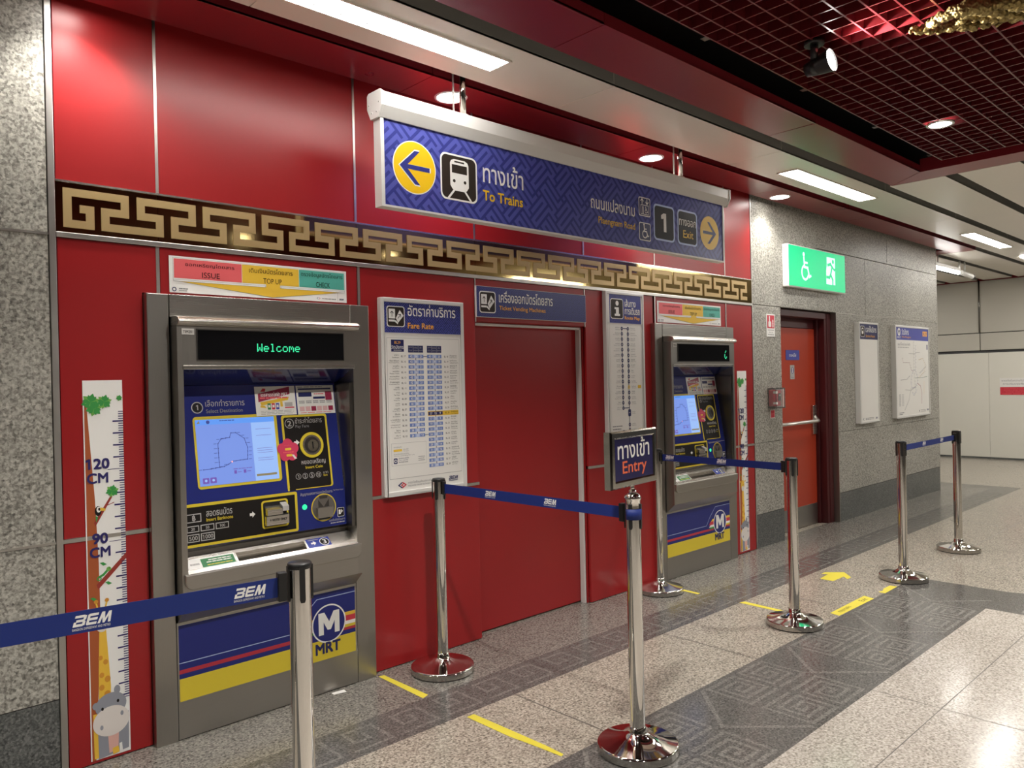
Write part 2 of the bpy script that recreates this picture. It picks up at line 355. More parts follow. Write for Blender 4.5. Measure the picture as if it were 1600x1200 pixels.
def bem(F, u, v, h, m, k=2, sub=True, subtext=True):
    """slanted three-letter belt logo, cap height h"""
    t = .20*h; sl = .28
    def S(pts): return [(u+x*h+sl*y*h, v+y*h) for x, y in pts]
    for y0 in (0, .38, .76): F.poly(S([(0 if y0 != .38 else .16, y0), (.78, y0), (.78, y0+.22), (0 if y0 != .38 else .16, y0+.22)]), m, k)
    F.poly(S([(.70, .06), (.92, .06), (.92, .42), (.80, .50), (.70, .46)]), m, k); F.poly(S([(.70, .52), (.80, .48), (.92, .58), (.92, .92), (.70, .92)]), m, k); F.poly(S([(0, .0), (.2, .0), (.2, .42), (0, .42)]), m, k)
    F.poly(S([(1.02, .06), (1.22, .06), (1.22, .92), (1.02, .92)]), m, k)
    for y0 in (0, .38, .76): F.poly(S([(1.08, y0), (1.85, y0), (1.85, y0+.22), (1.08, y0+.22)]), m, k)
    for q in ([(1.95, 0), (2.15, 0), (2.30, .98), (2.10, .98)], [(2.10, .98), (2.34, .98), (2.52, .2), (2.36, .0)], [(2.36, 0), (2.52, .0), (2.86, .98), (2.66, .98)], [(2.66, .98), (2.88, .98), (3.0, 0), (2.79, 0)]): F.poly(S(q), m, k)
    if sub:
        if subtext: F.text('BANGKOK EXPRESSWAY AND METRO', u-.02*h, v-.36*h, u+3.0*h, v-.14*h, m, k)
        else: F.rect(u, v-.32*h, u+3.0*h, v-.18*h, m, k)
STA_L = [('สุทธิสาร', 'Sutthisan', 'BL 17', '42', '36', '21'), ('รัชดาภิเษก', 'Ratchadaphisek', 'BL 16', '42', '36', '21'), ('ลาดพร้าว', 'Lat Phrao', 'BL 15', '42', '36', '21'), ('พหลโยธิน', 'Phahon Yothin', 'BL 14', '42', '36', '21'), ('สวนจตุจักร', 'Chatuchak Park', 'BL 13', '42', '36', '21'), ('กำแพงเพชร', 'Kamphaeng Phet', 'BL 12', '42', '36', '21'), ('บางซื่อ', 'Bang Sue', 'BL 11', '42', '36', '21'), ('เตาปูน', 'Tao Poon', 'BL 10', '42', '36', '21'), ('บางโพ', 'Bang Pho', 'BL 09', '42', '36', '21'), ('บางอ้อ', 'Bang O', 'BL 08', '40', '36', '20'), ('บางพลัด', 'Bang Phlat', 'BL 07', '38', '34', '19'), ('สิรินธร', 'Sirindhorn', 'BL 06', '35', '32', '18'), ('บางยี่ขัน', 'Bang Yi Khan', 'BL 05', '33', '30', '17'), ('บางขุนนนท์', 'Bang Khun Non', 'BL 04', '31', '28', '16'), ('ไฟฉาย', 'Fai Chai', 'BL 03', '28', '25', '14'), ('จรัญ 13', 'Charan 13', 'BL 02', '26', '23', '13')]
STA_R = [('ห้วยขวาง', 'Huai Khwang', 'BL 18', '40', '36', '20'), ('ศูนย์วัฒนธรรม', 'Cultural Centre', 'BL 19', '38', '34', '19'), ('พระราม 9', 'Phra Ram 9', 'BL 20', '35', '32', '18'), ('เพชรบุรี', 'Phetchaburi', 'BL 21', '33', '30', '17'), ('สุขุมวิท', 'Sukhumvit', 'BL 22', '31', '28', '16'), ('ศูนย์สิริกิติ์', 'Queen Sirikit', 'BL 23', '28', '25', '14'), ('คลองเตย', 'Khlong Toei', 'BL 24', '26', '23', '13'), ('ลุมพินี', 'Lumphini', 'BL 25', '24', '22', '12'), ('สีลม', 'Si Lom', 'BL 26', '21', '19', '11'), ('สามย่าน', 'Sam Yan', 'BL 27', '19', '17', '10'), ('หัวลำโพง', 'Hua Lamphong', 'BL 28', '17', '15', '9'), ('วัดมังกร', 'Wat Mangkon', 'BL 29', '17', '15', '9'), ('สามยอด', 'Sam Yot', 'BL 30', '17', '15', '9'), ('สนามไชย', 'Sanam Chai', 'BL 31', '19', '17', '10'), ('อิสรภาพ', 'Itsaraphap', 'BL 32', '21', '19', '11'), ('ท่าพระ', 'Tha Phra', 'BL 01', '24', '22', '12'), ('บางไผ่', 'Bang Phai', 'BL 33', '26', '23', '13'), ('บางหว้า', 'Bang Wa', 'BL 34', '28', '25', '14'), ('เพชรเกษม 48', 'Phetkasem 48', 'BL 35', '31', '28', '16'), ('ภาษีเจริญ', 'Phasi Charoen', 'BL 36', '33', '30', '17'), ('บางแค', 'Bang Khae', 'BL 37', '36', '32', '18'), ('หลักสอง', 'Lak Song', 'BL 38', '38', '34', '19')]
XU, ZU = (1, 0, 0), (0, 0, 1)
# ------------------------------------------------------------------ floor
fl = struct('floor')
m = M(); m.box(-8, 17, -11, 7, -.05, 0, FLOORB); part(fl, 'stone_paving', m)
m = M(); F = m.flat((0, 0, 0), XU, (0, 1, 0)); F.rect(-8, -11, 5.45, -1.90, FLOORP, .6); part(fl, 'pale_paving', m)
m = M(); F = m.flat((0, 0, 0), XU, (0, 1, 0)); F.rect(-8, -.44, 11.04, .07, FLOORG, .6); F.rect(10.62, .07, 11.04, 6, FLOORG, .6); part(fl, 'wall_border', m)
m = M(); F = m.flat((0, 0, 0), XU, (0, 1, 0))
F.rect(-8, -.715, 11.32, -.44, FLOORD, 1); F.rect(11.04, -.44, 11.32, 6, FLOORD, 1)
x = -3.0
while x < 10.6:                                             # small square keys along the narrow band
    c = .035
    for a, b in (((0, 0), (5, 0)), ((5, 0), (5, 5)), ((5, 5), (1, 5)), ((1, 5), (1, 2)), ((1, 2), (3, 2)), ((3, 2), (3, 3.5))):
        F.line([(x+a[0]*c, -.665+a[1]*c), (x+b[0]*c, -.665+b[1]*c)], .017, FLOORI, 2)
    x += .245
part(fl, 'narrow_dark_band', m)
m = M(); F = m.flat((0, 0, 0), XU, (0, 1, 0))
F.rect(-8, -1.90, 5.95, -1.31, FLOORD, 1); F.poly([(5.45, -1.90), (5.95, -1.90), (6.02, -2.1), (6.02, -11), (5.45, -11)], FLOORD, 1)
def key_square(F, cx, cy, s, fx, fy):
    c = s/11
    P = [(0, 0), (10, 0), (10, 10), (0, 10), (0, 2), (8, 2), (8, 8), (2, 8), (2, 4), (6, 4), (6, 6), (4, 6)]
    F.line([(cx+fx*(p[0]-5)*c, cy+fy*(p[1]-5)*c) for p in P], c*.85, FLOORI, 2)
x = -2.6; i = 0
while x < 5.3:
    key_square(F, x, -1.46, .25, 1 if i % 2 else -1, 1); key_square(F, x, -1.75, .25, 1 if i % 2 else -1, -1)
    if i % 2: F.line([(x+.15, -1.605), (x+.41, -1.34)], .02, FLOORI, 2); F.line([(x+.15, -1.605), (x+.41, -1.87)], .02, FLOORI, 2)
    x += .28 if i % 2 == 0 else .56; i += 1
for k in range(8): key_square(F, 5.6, -2.2-.3*k, .24, 1, 1 if k % 2 else -1); key_square(F, 5.88, -2.2-.3*k, .24, -1, 1 if k % 2 else -1)
part(fl, 'wide_dark_band', m)
m = M(); F = m.flat((0, 0, 0), XU, (0, 1, 0))
for k in range(-6, 12):
    x = 2.493+1.2*k
    F.rect(x-.003, -1.31, x+.003, -.715, FJOINT, 1.6)
    if x < 5.4: F.rect(x-.002, -11, x+.002, -1.90, FJOINT, 1.6)
    if x > 6.1: F.rect(x-.002, -11, x+.002, -.715, FJOINT, 1.6)
for y in (-2.20, -3.4, -4.6, -5.8): F.rect(-8, y-.002, 5.45, y+.002, FJOINT, 1.6)
for y in (-1.3, -2.5, -3.7): F.rect(6.02, y-.002, 14.8, y+.002, FJOINT, 1.6)
for x in (11.9, 13.1, 14.3): F.rect(x-.002, -.7, x+.002, 6, FJOINT, 1.6)
for y in (.5, 1.7, 2.9): F.rect(11.32, y-.002, 14.8, y+.002, FJOINT, 1.6)
part(fl, 'tile_joint', m)
# ------------------------------------------------------------------ walls
wb = struct('wall_back')
m = M(); m.box(-8, 6.5, .27, .4, 0, 3.6, VOID); part(wb, 'wall_core', m)
XS = [.766, 1.15, 2.12, 2.915, 3.868, 4.655, 5.62, 6.04]
def panel(x0, x1, z0, z1, y=0.): m = M(); m.box(x0+.004, x1-.004, y, y+.02, z0+.004, z1-.004, RED); part(wb, 'red_panel', m, bevel=.002)
for a, b in zip(XS, XS[1:]): panel(a, b, 2.32, 3.18)
for x0, x1, z0, z1 in [(.766, 1.085, 0, .9), (1.15, 2.125, 1.89, 2.10), (2.135, 2.910, 0, .9), (2.135, 2.910, .91, 2.10), (2.915, 3.868, 1.845, 2.10), (3.873, 4.63, 0, .9), (3.873, 4.63, .91, 2.10), (4.655, 5.62, 1.89, 2.10), (5.635, 6.04, 0, .9), (5.635, 6.04, .91, 2.10)]: panel(x0, x1, z0, z1)
m = M(); m.prism([(.770, .914), (1.081, .914), (1.081, 1.9), (1.140, 1.9), (1.140, 2.096), (.770, 2.096)], 'y', 0, .02, RED); part(wb, 'red_panel', m, bevel=.002)
panel(2.93, 3.862, 0.006, 1.835, .07)                         # the flat panel set back in the niche
m = M(); m.box(2.905, 2.925, .02, .09, 0, 1.845, RED); m.box(3.866, 3.874, .02, .09, 0, 1.845, RED); m.box(2.92, 3.87, .02, .09, 1.845, 1.853, RED); part(wb, 'niche_reveal', m)
t1 = struct('trim_1')
m = M()
for a in XS[1:-1]: m.box(a-.006, a+.006, -.003, .004, 2.325, 3.18, ALU)
part(t1, 'upper_joint_strip', m)
m = M(); m.box(1.138, 1.152, -.003, .004, 1.90, 2.10, ALU); m.box(2.122, 2.136, -.003, .004, 1.90, 2.10, ALU); m.box(4.645, 4.657, -.003, .004, 1.90, 2.10, ALU); m.box(5.618, 5.63, -.003, .004, 1.90, 2.10, ALU); m.box(2.909, 2.916, -.003, .004, 1.845, 2.10, ALU); m.box(3.866, 3.873, -.003, .004, 1.845, 2.10, ALU)
part(t1, 'lower_joint_strip', m)
m = M()
for a, b in ((.766, 1.085), (2.165, 2.912), (3.872, 4.585), (5.66, 6.04)): m.box(a, b, -.003, .004, .897, .913, ALU)
part(t1, 'waist_strip', m)
m = M(); m.box(.766, 6.04, -.008, .01, 2.098, 2.119, ALU); part(t1, 'ledge_strip', m, bevel=.002)
m = M(); m.box(3.846, 3.862, .03, .068, 0, 1.842, ALUW); m.box(2.93, 3.862, .03, .068, 1.828, 1.843, ALUW); part(t1, 'niche_frame', m, bevel=.002)
m = M(); m.box(.742, .766, -.006, .03, 0, 3.18, ALU); m.box(6.04, 6.052, -.004, .03, 0, 3.18, ALU); part(t1, 'edge_strip', m, bevel=.002)
wl = struct('wall_left')
def slab(root, x0, x1, z0, z1, mt=STONE, y=0.): m = M(); m.box(x0+.002, x1-.002, y, y+.03, z0+.002, z1-.002, mt); part(root, 'stone_slab', m, bevel=.003)
for k in range(4):
    for z0, z1 in ((.295, .905), (.905, 2.108), (2.108, 3.18)): slab(wl, .742-1.2*(k+1), .742-1.2*k, z0, z1)
m = M(); m.box(-8, .742, .004, .034, 0, .295, DADO); part(wl, 'dark_base_course', m, bevel=.002)
m = M(); m.box(-8, .742, .012, .04, .2, 3.18, SJOINT); part(wl, 'joint_backing', m)
m = M(); m.box(-8, .742, -.003, .008, 2.103, 2.112, ALU); m.box(-8, .742, -.003, .008, .900, .909, ALU); part(wl, 'joint_strip', m)
wr = struct('wall_right')
for z0, z1 in ((.29, .908), (.908, 2.112)): slab(wr, 6.052, 6.55, z0, z1)
slab(wr, 6.052, 7.30, 2.112, 3.18); slab(wr, 7.30, 8.42, 2.112, 2.72); slab(wr, 7.30, 9.03, 2.72, 3.18); slab(wr, 8.42, 10.60, 2.112, 2.72); slab(wr, 9.03, 10.60, 2.72, 3.18)
for z0, z1 in ((.29, .908), (.908, 2.112)):
    slab(wr, 7.69, 10.60, z0, z1)
m = M(); m.box(6.052, 6.55, .003, .033, 0, .288, DADO); m.box(7.69, 10.60, .003, .033, 0, .288, DADO); part(wr, 'dark_base_course', m, bevel=.002)
m = M(); m.box(6.052, 6.546, .014, .4, 0, 3.18, SJOINT); m.box(7.694, 10.58, .014, .4, 0, 3.18, SJOINT); m.box(6.546, 7.694, .014, .4, 2.115, 3.18, SJOINT); part(wr, 'joint_backing', m)
m = M(); m.box(10.60, 10.63, 0, 6, .29, 3.18, STONE); m.box(10.60, 10.627, .003, 6, 0, .29, DADO); part(wr, 'end_return', m, bevel=.003)
m = M(); m.box(7.70, 10.60, -.002, .01, 2.109, 2.115, ALU); part(wr, 'joint_strip', m)
wf = struct('wall_far')
m = M(); m.box(14.80, 14.86, -3, 7, 1.83, 3.3, SHADOW); part(wf, 'joint_backing', m)
m = M()
for y0, y1 in ((.675, 2.2), (2.21, 7), (-.88, .663), (-3, -.89)):
    m.box(14.78, 14.82, y0, y1, 2.145, 3.02, CLAD); m.box(14.78, 14.82, y0, y1, 1.845, 2.132, CLAD)
part(wf, 'cladding_panel', m, bevel=.003)
m = M()
for y0, y1 in ((.553, 1.9), (1.905, 3.2), (3.205, 7), (-.70, .55), (-3, -.705)): m.box(14.80, 14.84, y0, y1, .03, 1.80, HOARD)
part(wf, 'hoarding_board', m, bevel=.002)
m = M(); m.box(14.80, 14.83, -3, 7, 0, .03, DADO); m.box(14.78, 14.83, -3, 7, 3.02, 3.10, CRED); part(wf, 'base_and_head', m)
m = M(); m.tube((14.765, .668, 2.15), (14.765, .668, 3.03), .012, STEELD); part(wf, 'conduit_pipe', m)
wo = struct('wall_front')
m = M(); m.box(-8, 15, -10, -9.9, 0, 3.6, HALLW); part(wo, 'hall_cladding', m)
m = M(); m.box(-8.1, -8, -10, .4, 0, 3.6, HALLW); part(wo, 'end_cladding', m)
# ------------------------------------------------------------------ ceiling
ce = struct('ceiling')
m = M(); m.box(-8, 16, -10, 7, 3.75, 3.8, VOID); m.box(-8, 16, .05, .07, 3.18, 3.75, VOID); part(ce, 'dark_soffit', m)
m = M(); m.box(-8, 10.62, -.06, .02, 3.16, 3.18, VOID); m.box(-8, 11, -.43, -.345, 3.14, 3.16, VOID); part(ce, 'shadow_gap', m)
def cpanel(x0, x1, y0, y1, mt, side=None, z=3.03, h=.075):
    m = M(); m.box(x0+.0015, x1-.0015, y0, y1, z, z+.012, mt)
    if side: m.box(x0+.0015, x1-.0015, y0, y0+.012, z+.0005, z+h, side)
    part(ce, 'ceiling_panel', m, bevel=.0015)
xr = [-8, -5.0, -3.2, -1.4, .57, 2.37, 4.17, 5.97, 7.77, 9.57, 11.0]
for a, b in zip(xr, xr[1:]): cpanel(a, b, -.345, -.06, CRED, CRED, h=.10)
cpanel(10.70, 11.0, -.06, 6, CRED)
xw = [-8, -5.8, -4.0, -2.2, -.42, 1.38, 3.18, 4.98, 6.78, 8.58, 10.38, 12.18, 14.75]
for a, b in zip(xw, xw[1:]): cpanel(a, b, -.845, -.43, CWHITE, CGREY)
for a, b in zip([-8, -4.6, -2.8, -1.0, .8, 2.6, 4.6], [-4.6, -2.8, -1.0, .8, 2.6, 4.6, 6.63]):
    m = M(); m.prism([(a+.0015, -.955), (b-.0015, -.955), (b-.0015 if b < 6.6 else 6.35, -1.265), (a+.0015, -1.265)], 'z', 3.03, 3.042, CRED)
    m.box(a+.0015, b-.0015 if b < 6.6 else 6.35, -1.265, -1.255, 3.03, 3.085, CRED); part(ce, 'ceiling_panel', m, bevel=.0015)
m = M(); m.prism([(6.63, -.955), (6.35, -1.265), (6.35, -6.2), (6.63, -6.5)], 'z', 3.03, 3.042, CRED); m.box(6.35, 6.362, -6.2, -1.265, 3.03, 3.13, CRED); part(ce, 'ceiling_panel', m, bevel=.0015)
m = M(); m.prism([(-8, -6.5), (6.63, -6.5), (6.35, -6.2), (-8, -6.2)], 'z', 3.03, 3.042, CRED); m.box(-8, 6.35, -6.21, -6.2, 3.03, 3.13, CRED); part(ce, 'ceiling_panel', m, bevel=.0015)
y = -.935
for k in range(18):
    if y-.415 < -9.9: break
    cpanel(6.64 if y > -6.5 else -8, 10.7, y-.415, y, CWHITE, CGREY); cpanel(10.7, 14.75, y-.415, y, CWHITE, CGREY); y -= .505
for y0 in (-.34, .165, .67, 1.175, 1.68, 2.2, 2.7, 3.2, 3.7): cpanel(11.02, 14.72, y0, y0+.415, CWHITE, CGREY)
m = M(); g = .008
for k in range(48): yy = -1.49-.1*k; m.box(-4, 6.13, yy-g/2, yy+g/2, 3.03, 3.105, GRIDRED)
for k in range(102): xx = 6.127-.1*k; m.box(xx-g/2*.8, xx+g/2*.8, -6.19, -1.49, 3.031, 3.104, GRIDRED)
part(ce, 'open_grid', m)
m = M()
for k in range(6):
    xx = 1.2+1.0*k; m.tube((xx, -1.38, 3.10), (xx, -1.38, 3.7), .004, STEELD, 8); m.box(xx-.02, xx+.02, -1.50, -1.37, 3.10, 3.115, STEELD)
m.tube((-4, -1.36, 3.30), (6.3, -1.34, 3.30), .018, SHADOW, 10); part(ce, 'hanger_rod', m)
# ------------------------------------------------------------------ gold key frieze
fz = thing('key_frieze', 'long gold key-pattern frieze on dark mirror running across the red wall', 'frieze', (.766, 0, 2.119))
for a, b in zip(XS, XS[1:]):
    m = M(); m.box(a+(.001 if a > .8 else 0), b-.001, -.004, .012, 2.1195, 2.316, GOLDM); part(fz, 'mirror_panel', m)
m = M(); a = .0311; P = .2735; z0 = 2.139; xx = .792
def kb(u0, u1, v0, v1): m.box(xx+u0*a, xx+u1*a, -.0075, -.004, z0+v0*a, z0+v1*a, GOLDF)
kb(0, 1, 0, 4); kb(1, 3.6, 0, 1); kb(2.6, 3.6, 1, 3); kb(1.9, 2.6, 2, 3)
for k in range(19):
    xx = .792+P*k
    kb(0, 7.8, 4, 5); kb(6.8, 7.8, 2, 4); 
    if k < 18:
        kb(4.4, 6.8, 2, 3); kb(4.4, 5.4, 0, 2); kb(5.4, 12.2, 0, 1); kb(11.2, 12.2, 1, 3); kb(8.8, 11.2, 2, 3); kb(8.8, 9.8, 3, 4)
    else: kb(5.4, 6.8, 2, 3); kb(4.4, 5.4, 0, 3); kb(5.4, 7.8, 0, 1)
part(fz, 'key_ornament', m)
m = M(); m.box(.766, 6.04, -.007, .012, 2.316, 2.324, STEELB); part(fz, 'edge_bead', m)
# ------------------------------------------------------------------ lamps
def troffer(name, label, x0, x1, y0, y1, louvre):
    t = thing(name, label, 'ceiling light', ((x0+x1)/2, (y0+y1)/2, 3.03), 'ceiling lights in the white strip')
    m = M(); b = .012
    m.box(x0, x1, y0, y0+b, 3.022, 3.03, CWHITE); m.box(x0, x1, y1-b, y1, 3.022, 3.03, CWHITE); m.box(x0, x0+b, y0+b, y1-b, 3.022, 3.03, CWHITE); m.box(x1-b, x1, y0+b, y1-b, 3.022, 3.03, CWHITE)
    part(t, 'frame', m)
    m = M(); m.box(x0+b, x1-b, y0+b, y1-b, 3.026, 3.029, FLU); part(t, 'diffuser', m)
    if louvre:
        for k in range(1, 12): xx = x0+(x1-x0)*k/12; m = M(); m.box(xx-.004, xx+.004, y1-.062, y1-.05, 3.020, 3.026, LGREY); part(t, 'louvre_clip', m)
    return t
troffer('ceiling_light', 'long bright fluorescent light with louvre clips in pale ceiling strip above the blue hanging sign', 1.06, 2.55, -.735, -.575, True)
troffer('ceiling_light', 'fluorescent light in pale ceiling strip above the green lit sign', 5.485, 6.96, -.715, -.545, False)
troffer('ceiling_light', 'farthest fluorescent light in pale ceiling strip near the stone wall end', 9.58, 11.08, -.735, -.58, False)
troffer('ceiling_light', 'unseen fluorescent light added to continue the row in pale ceiling strip', -3.3, -1.8, -.735, -.575, False)  # out of view, added to carry the row on and light the hall
DL = {.84: 'round downlight in red ceiling strip above the left stone wall edge', 2.622: 'round downlight in red ceiling strip beside left pole of blue sign', 4.406: 'round downlight in red ceiling strip beside right pole of blue sign', 6.242: 'round downlight in red ceiling strip where red wall meets stone'}
for x, lab in DL.items():
    t = thing('downlight', lab, 'ceiling light', (x, -.175, 3.03), 'downlights in the red strip')
    m = M(); m.lathe([(.074, 0), (.076, -.004), (.088, -.004), (.090, 0)], WHITE, (x, -.175, 3.03)); part(t, 'rim', m)
    m = M(); m.lathe([(0, -.001), (.075, -.001)][::-1], DLG, (x, -.175, 3.029)); part(t, 'lens', m)
    lamp('bulb', 'SPOT', (x, -.175, 3.02), DOWN, t, size=.05, spot=125, blend=.7)
t = thing('downlight', 'small bright downlight set in the red open grid ceiling', 'ceiling light', (5.216, -1.768, 3.03))
m = M(); m.lathe([(.062, 0), (.064, -.006), (.078, -.006), (.08, .003)], CHROME, (5.216, -1.768, 3.026)); part(t, 'rim', m)
m = M(); m.lathe([(.064, -.003), (0, -.003)], DLG, (5.216, -1.768, 3.026)); part(t, 'lens', m)
lamp('bulb', 'SPOT', (5.216, -1.768, 3.02), HALL*.8, t, size=.05, spot=95, blend=.7)
for k, (x, y) in enumerate([(1.6, -2.0), (-1.6, -2.6), (3.4, -4.2), (.2, -4.6), (5.2, -4.2)]):  # unseen downlights added to light the floor and wall fronts
    t = thing('downlight', 'unseen downlight added in grid ceiling to light the hall', 'ceiling light', (x, y, 3.03), 'unseen grid downlights added for hall light')
    m = M(); m.lathe([(.062, 0), (.064, -.006), (.078, -.006), (.08, .003)], CHROME, (x, y, 3.026)); part(t, 'rim', m)
    m = M(); m.lathe([(.064, -.003), (0, -.003)], DLG, (x, y, 3.026)); part(t, 'lens', m)
    lamp('bulb', 'SPOT', (x, y, 3.02), HALL, t, size=.06, spot=132, blend=.6)
for k, (x, y) in enumerate([(8.7, -2.7), (12.5, -2.7), (8.7, -5.0), (12.8, 1.9), (12.9, -.63)]):  # added fixtures outside the view that brighten the far wall and ceiling
    t = thing('ceiling_light', 'unseen fluorescent light added to brighten the far concourse', 'ceiling light', (x, y, 3.03), 'added concourse lights out of sight')
    m = M(); m.box(x-.75, x+.75, y-.08, y+.08, 3.018, 3.028, FLU); part(t, 'diffuser', m)
    lamp('added_area_light', 'AREA', (x, y, 3.015), 30 if x < 12.6 else 8, t, size=1.5, sizey=.15)
# track spotlight
SP = Vector((3.52, -1.80, 2.935)); aim = Vector((-.02, -.99, .10)).normalized()
t = thing('spotlight', 'black track spotlight hanging from the red grid ceiling', 'spotlight', tuple(SP+Vector((0, 0, .09))))
m = M(); m.tube(SP+Vector((-.03, .02, .10)), SP+Vector((-.03, .02, .02)), .018, BLACK); m.tube(SP+Vector((-.03, .02, .105)), SP+Vector((-.03, .02, .085)), .045, BLACK); part(t, 'stem', m)
m = M(); m.tube(SP-aim*.075, SP-aim*.02, .030, BLACK, 28, r1=.042); m.tube(SP-aim*.02, SP+aim*.05, .042, BLACK, 28, r1=.052, cap=False); part(t, 'housing', m)
m = M(); m.tube(SP+aim*.040, SP+aim*.043, .047, DLG, 28); part(t, 'lens', m)
lamp('bulb', 'SPOT', SP+aim*.06, 110, t, aim=aim, size=.03, spot=95, blend=.5)
# suspended batten and camera in the corridor
t = thing('batten_light', 'bright tube light hanging below far ceiling at the stone wall corner', 'ceiling light', (11.3, .10, 3.0))
m = M(); m.box(10.75, 11.80, .07, .13, 2.875, 2.92, ALUW); part(t, 'channel', m, bevel=.004)
m = M(); m.tube((10.76, .10, 2.86), (11.80, .10, 2.86), .025, FLU); part(t, 'tube', m)
m = M(); m.tube((11.86, .10, 2.90), (11.86, .10, 3.03), .014, ALUW); part(t, 'bracket', m)
m = M(); m.tube((11.0, .10, 2.92), (11.0, .10, 3.03), .010, ALUW); part(t, 'bracket', m)
t = thing('security_camera', 'grey tube security camera with dark front beside the hanging tube light', 'camera', (12.2, .10, 2.92))
m = M(); m.tube((11.95, .11, 2.875), (12.22, .05, 2.83), .035, ALUW); part(t, 'body', m)
m = M(); m.tube((12.22, .05, 2.83), (12.25, .043, 2.825), .037, BLACK); part(t, 'lens_hood', m)
m = M(); m.tube((12.05, .09, 2.88), (12.05, .09, 3.03), .010, ALUW); part(t, 'mount', m)
# gilded sculpture under the grid
m = M()
ST = [[(3.586, -2.166, .0074), (3.624, -2.205, .0166), (3.684, -2.239, .0092), (3.679, -2.288, .0148), (3.695, -2.332, .0203), (3.737, -2.368, .0185), (3.794, -2.417, .0092), (3.814, -2.474, .0081), (3.818, -2.529, .0074)],
      [(3.624, -2.205, .012), (3.608, -2.227, .0111), (3.569, -2.276, .0166), (3.552, -2.32, .0166), (3.54, -2.378, .0203), (3.548, -2.422, .0259), (3.588, -2.456, .0296), (3.679, -2.478, .0203), (3.747, -2.506, .0166), (3.788, -2.542, .0222), (3.85, -2.6, .025)],
      [(3.651, -2.335, .0111), (3.643, -2.379, .0129), (3.694, -2.412, .0129), (3.735, -2.448, .0166), (3.768, -2.486, .0148), (3.80, -2.53, .015)],
      [(3.59, -2.495, .0166), (3.619, -2.529, .0259), (3.658, -2.572, .0333), (3.69, -2.608, .0333), (3.75, -2.68, .04)],
      [(3.695, -2.332, .014), (3.651, -2.335, .011)], [(3.59, -2.456, .02), (3.60, -2.50, .014)], [(3.85, -2.6, .025), (3.75, -2.68, .03)]]
bm = bmesh.new()
for st in ST:
    for (ax, ay, ar), (bx_, by_, br) in zip(st, st[1:]):
        for k in range(5):
            q = k/5; bmesh.ops.create_icosphere(bm, subdivisions=2, radius=(ar+(br-ar)*q)*1.22, matrix=Matrix.Translation((ax+(bx_-ax)*q-3.7, ay+(by_-ay)*q+2.4, .008*math.sin((ax+q)*40))))
me = bpy.data.meshes.new('gilded_sculpture'); bm.to_mesh(me); bm.free(); me.materials.append(GOLDS)
o = bpy.data.objects.new('gilded_sculpture', me); COL.objects.link(o); o.location = (3.7, -2.4, 2.985); o['label'] = 'gilded openwork sculpture with rough scaly surface hanging below the red grid'; o['category'] = 'sculpture'
md = o.modifiers.new('fuse', 'REMESH'); md.mode = 'VOXEL'; md.voxel_size = .0035; md.use_smooth_shade = True
tx = bpy.data.textures.new('scales', 'CLOUDS'); tx.noise_scale = .009
md = o.modifiers.new('scales', 'DISPLACE'); md.texture = tx; md.strength = .012; md.mid_level = .5; md.texture_coords = 'LOCAL'
# ------------------------------------------------------------------ large hanging sign
t = thing('hanging_sign', 'long blue hanging direction sign pointing to trains at left and exit 1 at right', 'sign', (3.47, -.39, 2.317))
m = M(); pr = [(-.440, 2.842), (-.445, 2.836), (-.445, 2.777), (-.420, 2.727), (-.360, 2.727), (-.335, 2.777), (-.335, 2.836), (-.340, 2.842)]
m.prism(pr, 'x', 2.004, 4.966, ALUW); part(t, 'housing', m)
for x0, x1 in ((1.990, 2.004), (4.966, 4.980)):
    m = M(); m.prism([(-.437, 2.849), (-.450, 2.838), (-.450, 2.775), (-.423, 2.722), (-.357, 2.722), (-.330, 2.775), (-.330, 2.838), (-.343, 2.849)], 'x', x0, x1, ALUW)
    if x0 < 2:
        for yy, zz in ((-.43, 2.79), (-.35, 2.79), (-.41, 2.75), (-.37, 2.75)): m.tube((1.988, yy, zz), (1.991, yy, zz), .005, STEELD, 10)
    part(t, 'end_cap', m, bevel=.002)
m = M(); m.box(2.003, 2.022, -.418, -.362, 2.317, 2.727, ALUW); m.box(4.918, 4.937, -.418, -.362, 2.317, 2.727, ALUW); m.box(2.022, 4.918, -.418, -.362, 2.317, 2.327, ALUW); part(t, 'frame', m)
m = M(); m.box(2.022, 4.918, -.412, -.366, 2.327, 2.727, SIGNB); F = m.flat((0, -.412, 0), XU, ZU)
key_pattern(F, 2.022, 2.327, 4.918, 2.727, .036, SIGNBD, 1)
F.circ(2.197, 2.526, .127, WHITE, 2, n=48); F.circ(2.197, 2.526, .122, YEL, 3, n=48)
AR = [(-.090, 0), (.000, .082), (.030, .082), (-.042, .011), (.090, .011), (.090, -.011), (-.042, -.011), (.030, -.082), (.000, -.082)]
for sc, mt, k in ((1.06, WHITE, 4), (.98, SIGNBD, 5)): F.poly([(2.197+a*sc, 2.526+b*sc) for a, b in AR[:5]]+[(2.197+AR[5][0]*sc, 2.526+AR[5][1]*sc)]+[(2.197+a*sc, 2.526+b*sc) for a, b in AR[6:]], mt, k)
F.rrect(2.352, 2.405, 2.590, 2.637, .034, WHITE, 2); F.rrect(2.361, 2.414, 2.581, 2.628, .028, BROWN, 3)
F.poly([(2.413, 2.590), (2.420, 2.604), (2.438, 2.612), (2.508, 2.612), (2.526, 2.604), (2.533, 2.590), (2.533, 2.480), (2.520, 2.462), (2.508, 2.455), (2.438, 2.455), (2.426, 2.462), (2.413, 2.480)], WHITE, 4)
F.rect(2.424, 2.543, 2.522, 2.585, BROWN, 5); F.rect(2.441, 2.596, 2.505, 2.604, BROWN, 5); F.circ(2.438, 2.503, .0085, BROWN, 5); F.circ(2.508, 2.503, .0085, BROWN, 5)
